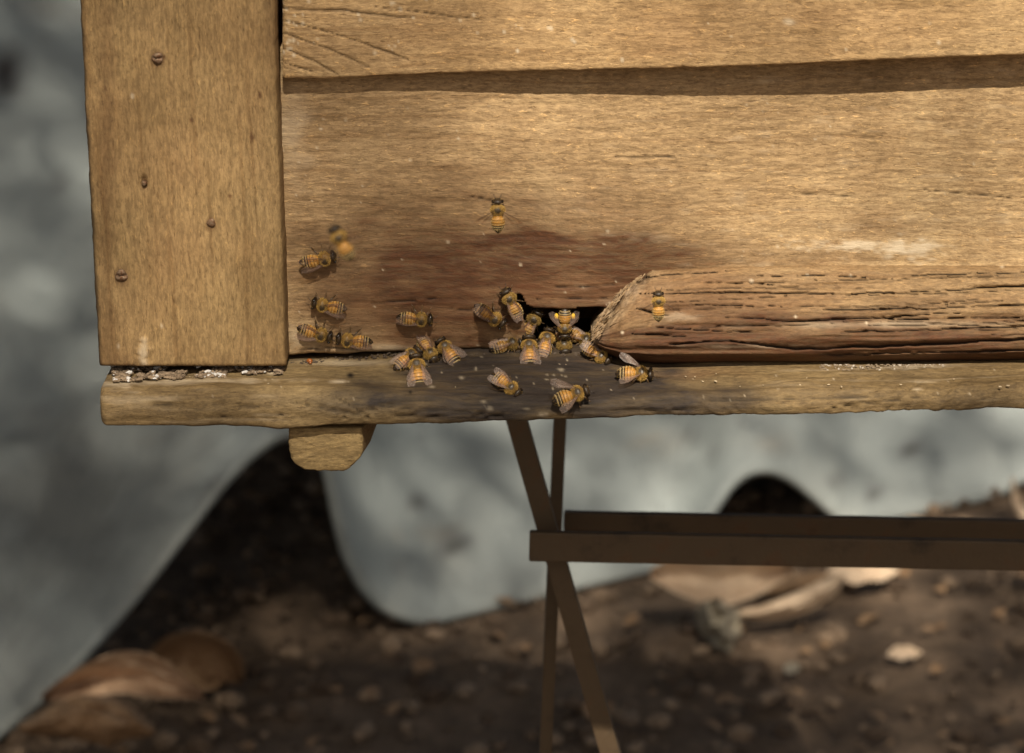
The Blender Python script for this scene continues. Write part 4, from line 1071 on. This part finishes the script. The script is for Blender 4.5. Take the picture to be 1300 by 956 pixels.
# wing poses: forewing splay from the body axis, hindwing splay, lift, roll
WINGS = {'fold': (5, 11, 2, 4), 'half': (15, 22, 3, 6), 'tail': (20, 28, 4, 10), 'spread': (38, 48, 12, 8), 'fly': (62, 52, 4, 62), 'one': (12, 20, 3, 0)}
def bee(px, py, ang, where, label, body='walk', wings='fold', roll=0, pitch=0, scale=1.0, Y=None, pollen=False, group='honey bees around the hive entrance', tiltc=0.0):
    """ang: heading in the picture (0 right, 90 up); where: wall / ledge / air"""
    scale *= .96+.08*((px*7919+py*104729) % 97)/97.0
    lift = .0027*scale
    if where == 'ledge':
        P = ledge_top(px, py, lift); n = np.array([0, -.17-tiltc, 1.0])
    else:
        yy = Y if Y is not None else -.0038; P = onY(px, py, yy); n = np.array([0, -1.0, .05])
    n = n/np.linalg.norm(n)
    d = RT*math.cos(rad(ang))+UP*math.sin(rad(ang))
    f = d-F*((d@n)/(F@n)); 
    # limit how far the heading leans into the depth
    f = f/np.linalg.norm(f)
    n2 = n; side = np.cross(n2, f); side /= np.linalg.norm(side)
    Mx = Matrix(((f[0], side[0], n2[0]), (f[1], side[1], n2[1]), (f[2], side[2], n2[2]))).to_4x4()
    rot = Matrix.Translation(P) @ Mx @ Matrix.Rotation(rad(roll), 4, 'X') @ Matrix.Rotation(rad(-pitch), 4, 'Y') @ Matrix.Scale(scale*1.06, 4) @ Matrix.Translation((.0006, 0, 0))
    root = empty('honey_bee'); root.matrix_world = rot
    tag(root, label, 'bee', group)
    new_obj('body', BODIES[body][0], root); fz = new_obj('fuzz', FUZZ[body], root)
    for e in EYES: new_obj('eye', e, root)
    a1, a2, lf, rl = WINGS[wings]
    rs = random.Random(int(px*7+py))
    for sd in (-1, 1):
        for (mesh, a, zz, xx) in ((FW[sd], a1, 1.62, 1.6), (HW[sd], a2, 1.45, .9)):
            o = new_obj('wing', mesh, root)
            aj = a+rs.uniform(-4, 4)
            o.matrix_local = Matrix.Translation((xx*MM, sd*1.15*MM, zz*MM)) @ Matrix.Rotation(rad(-sd*aj), 4, 'Z') @ Matrix.Rotation(rad(lf-2+rs.uniform(0, 3)), 4, 'Y') @ Matrix.Rotation(rad(sd*rl), 4, 'X')
    if pollen:
        for sd in (-1, 1):
            o = new_obj('pollen_basket', POL, root); o.location = (-3.2*MM, sd*3.2*MM, .2*MM)
    return root

G_FLY = 'honey bees in flight before the hive'
bee(404, 330, 12, 'wall', 'bee on the plank beside the post, highest of the bees crawling there, facing right', 'walk', 'half', roll=26)
bee(417, 389, 168, 'wall', 'bee facing left above the pair near the foot of the post', 'walk', 'half', roll=-21)
bee(400, 423, -16, 'wall', 'bee facing right, the one nearest the post at the bottom of the plank', 'walk2', 'half', roll=15)
bee(449, 433, 172, 'wall', 'bee facing left with wings over its tail, head to head with another near the post', 'walk', 'fold', roll=-21)
bee(527, 405, -4, 'wall', 'lone bee facing right on bare plank midway between post and entrance', 'walk2', 'fold', roll=21)
bee(543, 444, -55, 'ledge', 'bee in the left cluster at the back of the landing board, facing the camera', 'walk2', 'fold', tiltc=.5)
bee(569, 446, 128, 'ledge', 'bee right of the left cluster, its striped tail toward the camera', 'curl', 'tail', tiltc=.75)
bee(517, 455, 38, 'ledge', 'bee pressed behind the frontmost bee of the left cluster, facing up right', 'walk', 'half', tiltc=.6)
bee(530, 471, 98, 'ledge', 'frontmost bee of the left cluster with amber back and tail toward the camera', 'curl', 'tail', tiltc=1.0, scale=1.08)
bee(622, 401, -33, 'wall', 'bee on the stained plank left of the entrance, head pointing down right', 'walk', 'fold', roll=7)
bee(650, 386, 118, 'wall', 'bee clinging at the upper left corner of the entrance, head up', 'walk2', 'fold', roll=0)
bee(674, 412, 60, 'wall', 'bee half inside the left end of the entrance hole', 'dark', 'fold', Y=.003)
bee(672, 446, 93, 'ledge', 'bee with splayed hind legs, its tail to the camera below the hole', 'curl', 'tail', tiltc=.85)
bee(643, 438, 14, 'ledge', 'bee at the foot of the plank just left of the one with splayed hind legs', 'dark', 'fold', tiltc=.5)
bee(693, 436, 75, 'ledge', 'bee in the hole between the tail-on bee and the dark face-on bee', 'walk', 'fold', tiltc=.8)
bee(715, 433, -80, 'ledge', 'dark bee facing the camera on the sill in the middle of the entrance', 'dark', 'fold', tiltc=.5)
bee(717, 410, -90, 'wall', 'bee hanging in the entrance with yellow pollen baskets on both hind legs', 'walk2', 'spread', Y=.0005, pollen=True, scale=.90)
bee(737, 429, -25, 'ledge', 'bee at the right end of the entrance against the broken rail, facing right', 'dark', 'fold', tiltc=.7)
bee(757, 449, -32, 'ledge', 'bee squeezing out under the broken end of the rail, facing down right', 'walk', 'fold', tiltc=1.1, scale=.95)
bee(806, 474, -2, 'ledge', 'rightmost bee on the landing board, side on, facing right', 'walk', 'spread', roll=12, tiltc=.35)
bee(643, 488, -38, 'ledge', 'bee on the dark landing board with wings spread in a V, facing down right', 'walk', 'half', tiltc=1.3)
bee(725, 502, 18, 'ledge', 'bee at the front lip of the landing board with one wing hanging over it', 'walk', 'spread', tiltc=1.2)
bee(836, 389, 91, 'air', 'pale bee hovering before the left end of the cracked rail, head up', 'fly', 'fly', Y=-.045, group=G_FLY, scale=.86)
bee(632, 274, 91, 'air', 'small bee flying alone before the plank high above the entrance', 'fly', 'fly', Y=-.045, group=G_FLY, scale=.92)
bee(434, 309, 118, 'air', 'blurred orange bee flying close to the camera beside the post', 'fly', 'fly', Y=-.20, group=G_FLY, scale=.85)

# small orange insect on the landing board near the post
def bug():
    root = empty('orange_beetle'); P = ledge_top(393, 459, .0008); root.location = P
    tag(root, 'tiny orange and dark insect at the left end of the joint on the landing board', 'insect')
    def ell(name, c, r, mat):
        bm = bmesh.new(); bmesh.ops.create_uvsphere(bm, u_segments=14, v_segments=10, radius=1)
        for v in bm.verts: v.co = Vector((c[0]+v.co.x*r[0], c[1]+v.co.y*r[1]*(1+.15*v.co.x), c[2]+v.co.z*r[2]))*MM
        me = bpy.data.meshes.new(name); bm.to_mesh(me); bm.free(); me.polygons.foreach_set('use_smooth', [True]*len(me.polygons)); return new_obj(name, me, root, mat)
    m = NT('orange_shell'); m.b.inputs['Base Color'].default_value = (.33, .10, .02, 1); m.b.inputs['Roughness'].default_value = .3
    ell('body', (0, 0, .2), (1.1, .9, .9), m.m); ell('head', (.3, -.9, -.1), (.6, .6, .6), M_BEE and m.m)
    bm = []
    V = []; Fc = []
    for sd in (-1, 1):
        for x in (-.5, .1, .7):
            t = tube([(x*.6, sd*.4, 0), (x+sd*.2, sd*1.2, .3), (x*1.5, sd*1.9, -.7)], [.12, .1, .06], BRN, 5); b = len(V); V.extend(t[0].tolist()); Fc += [tuple(a+b for a in f) for f in t[1]]
    me = bpy.data.meshes.new('legs'); me.from_pydata((np.array(V)*MM).tolist(), [], Fc); me.update(); new_obj('legs', me, root, M_VEIN)
bug()
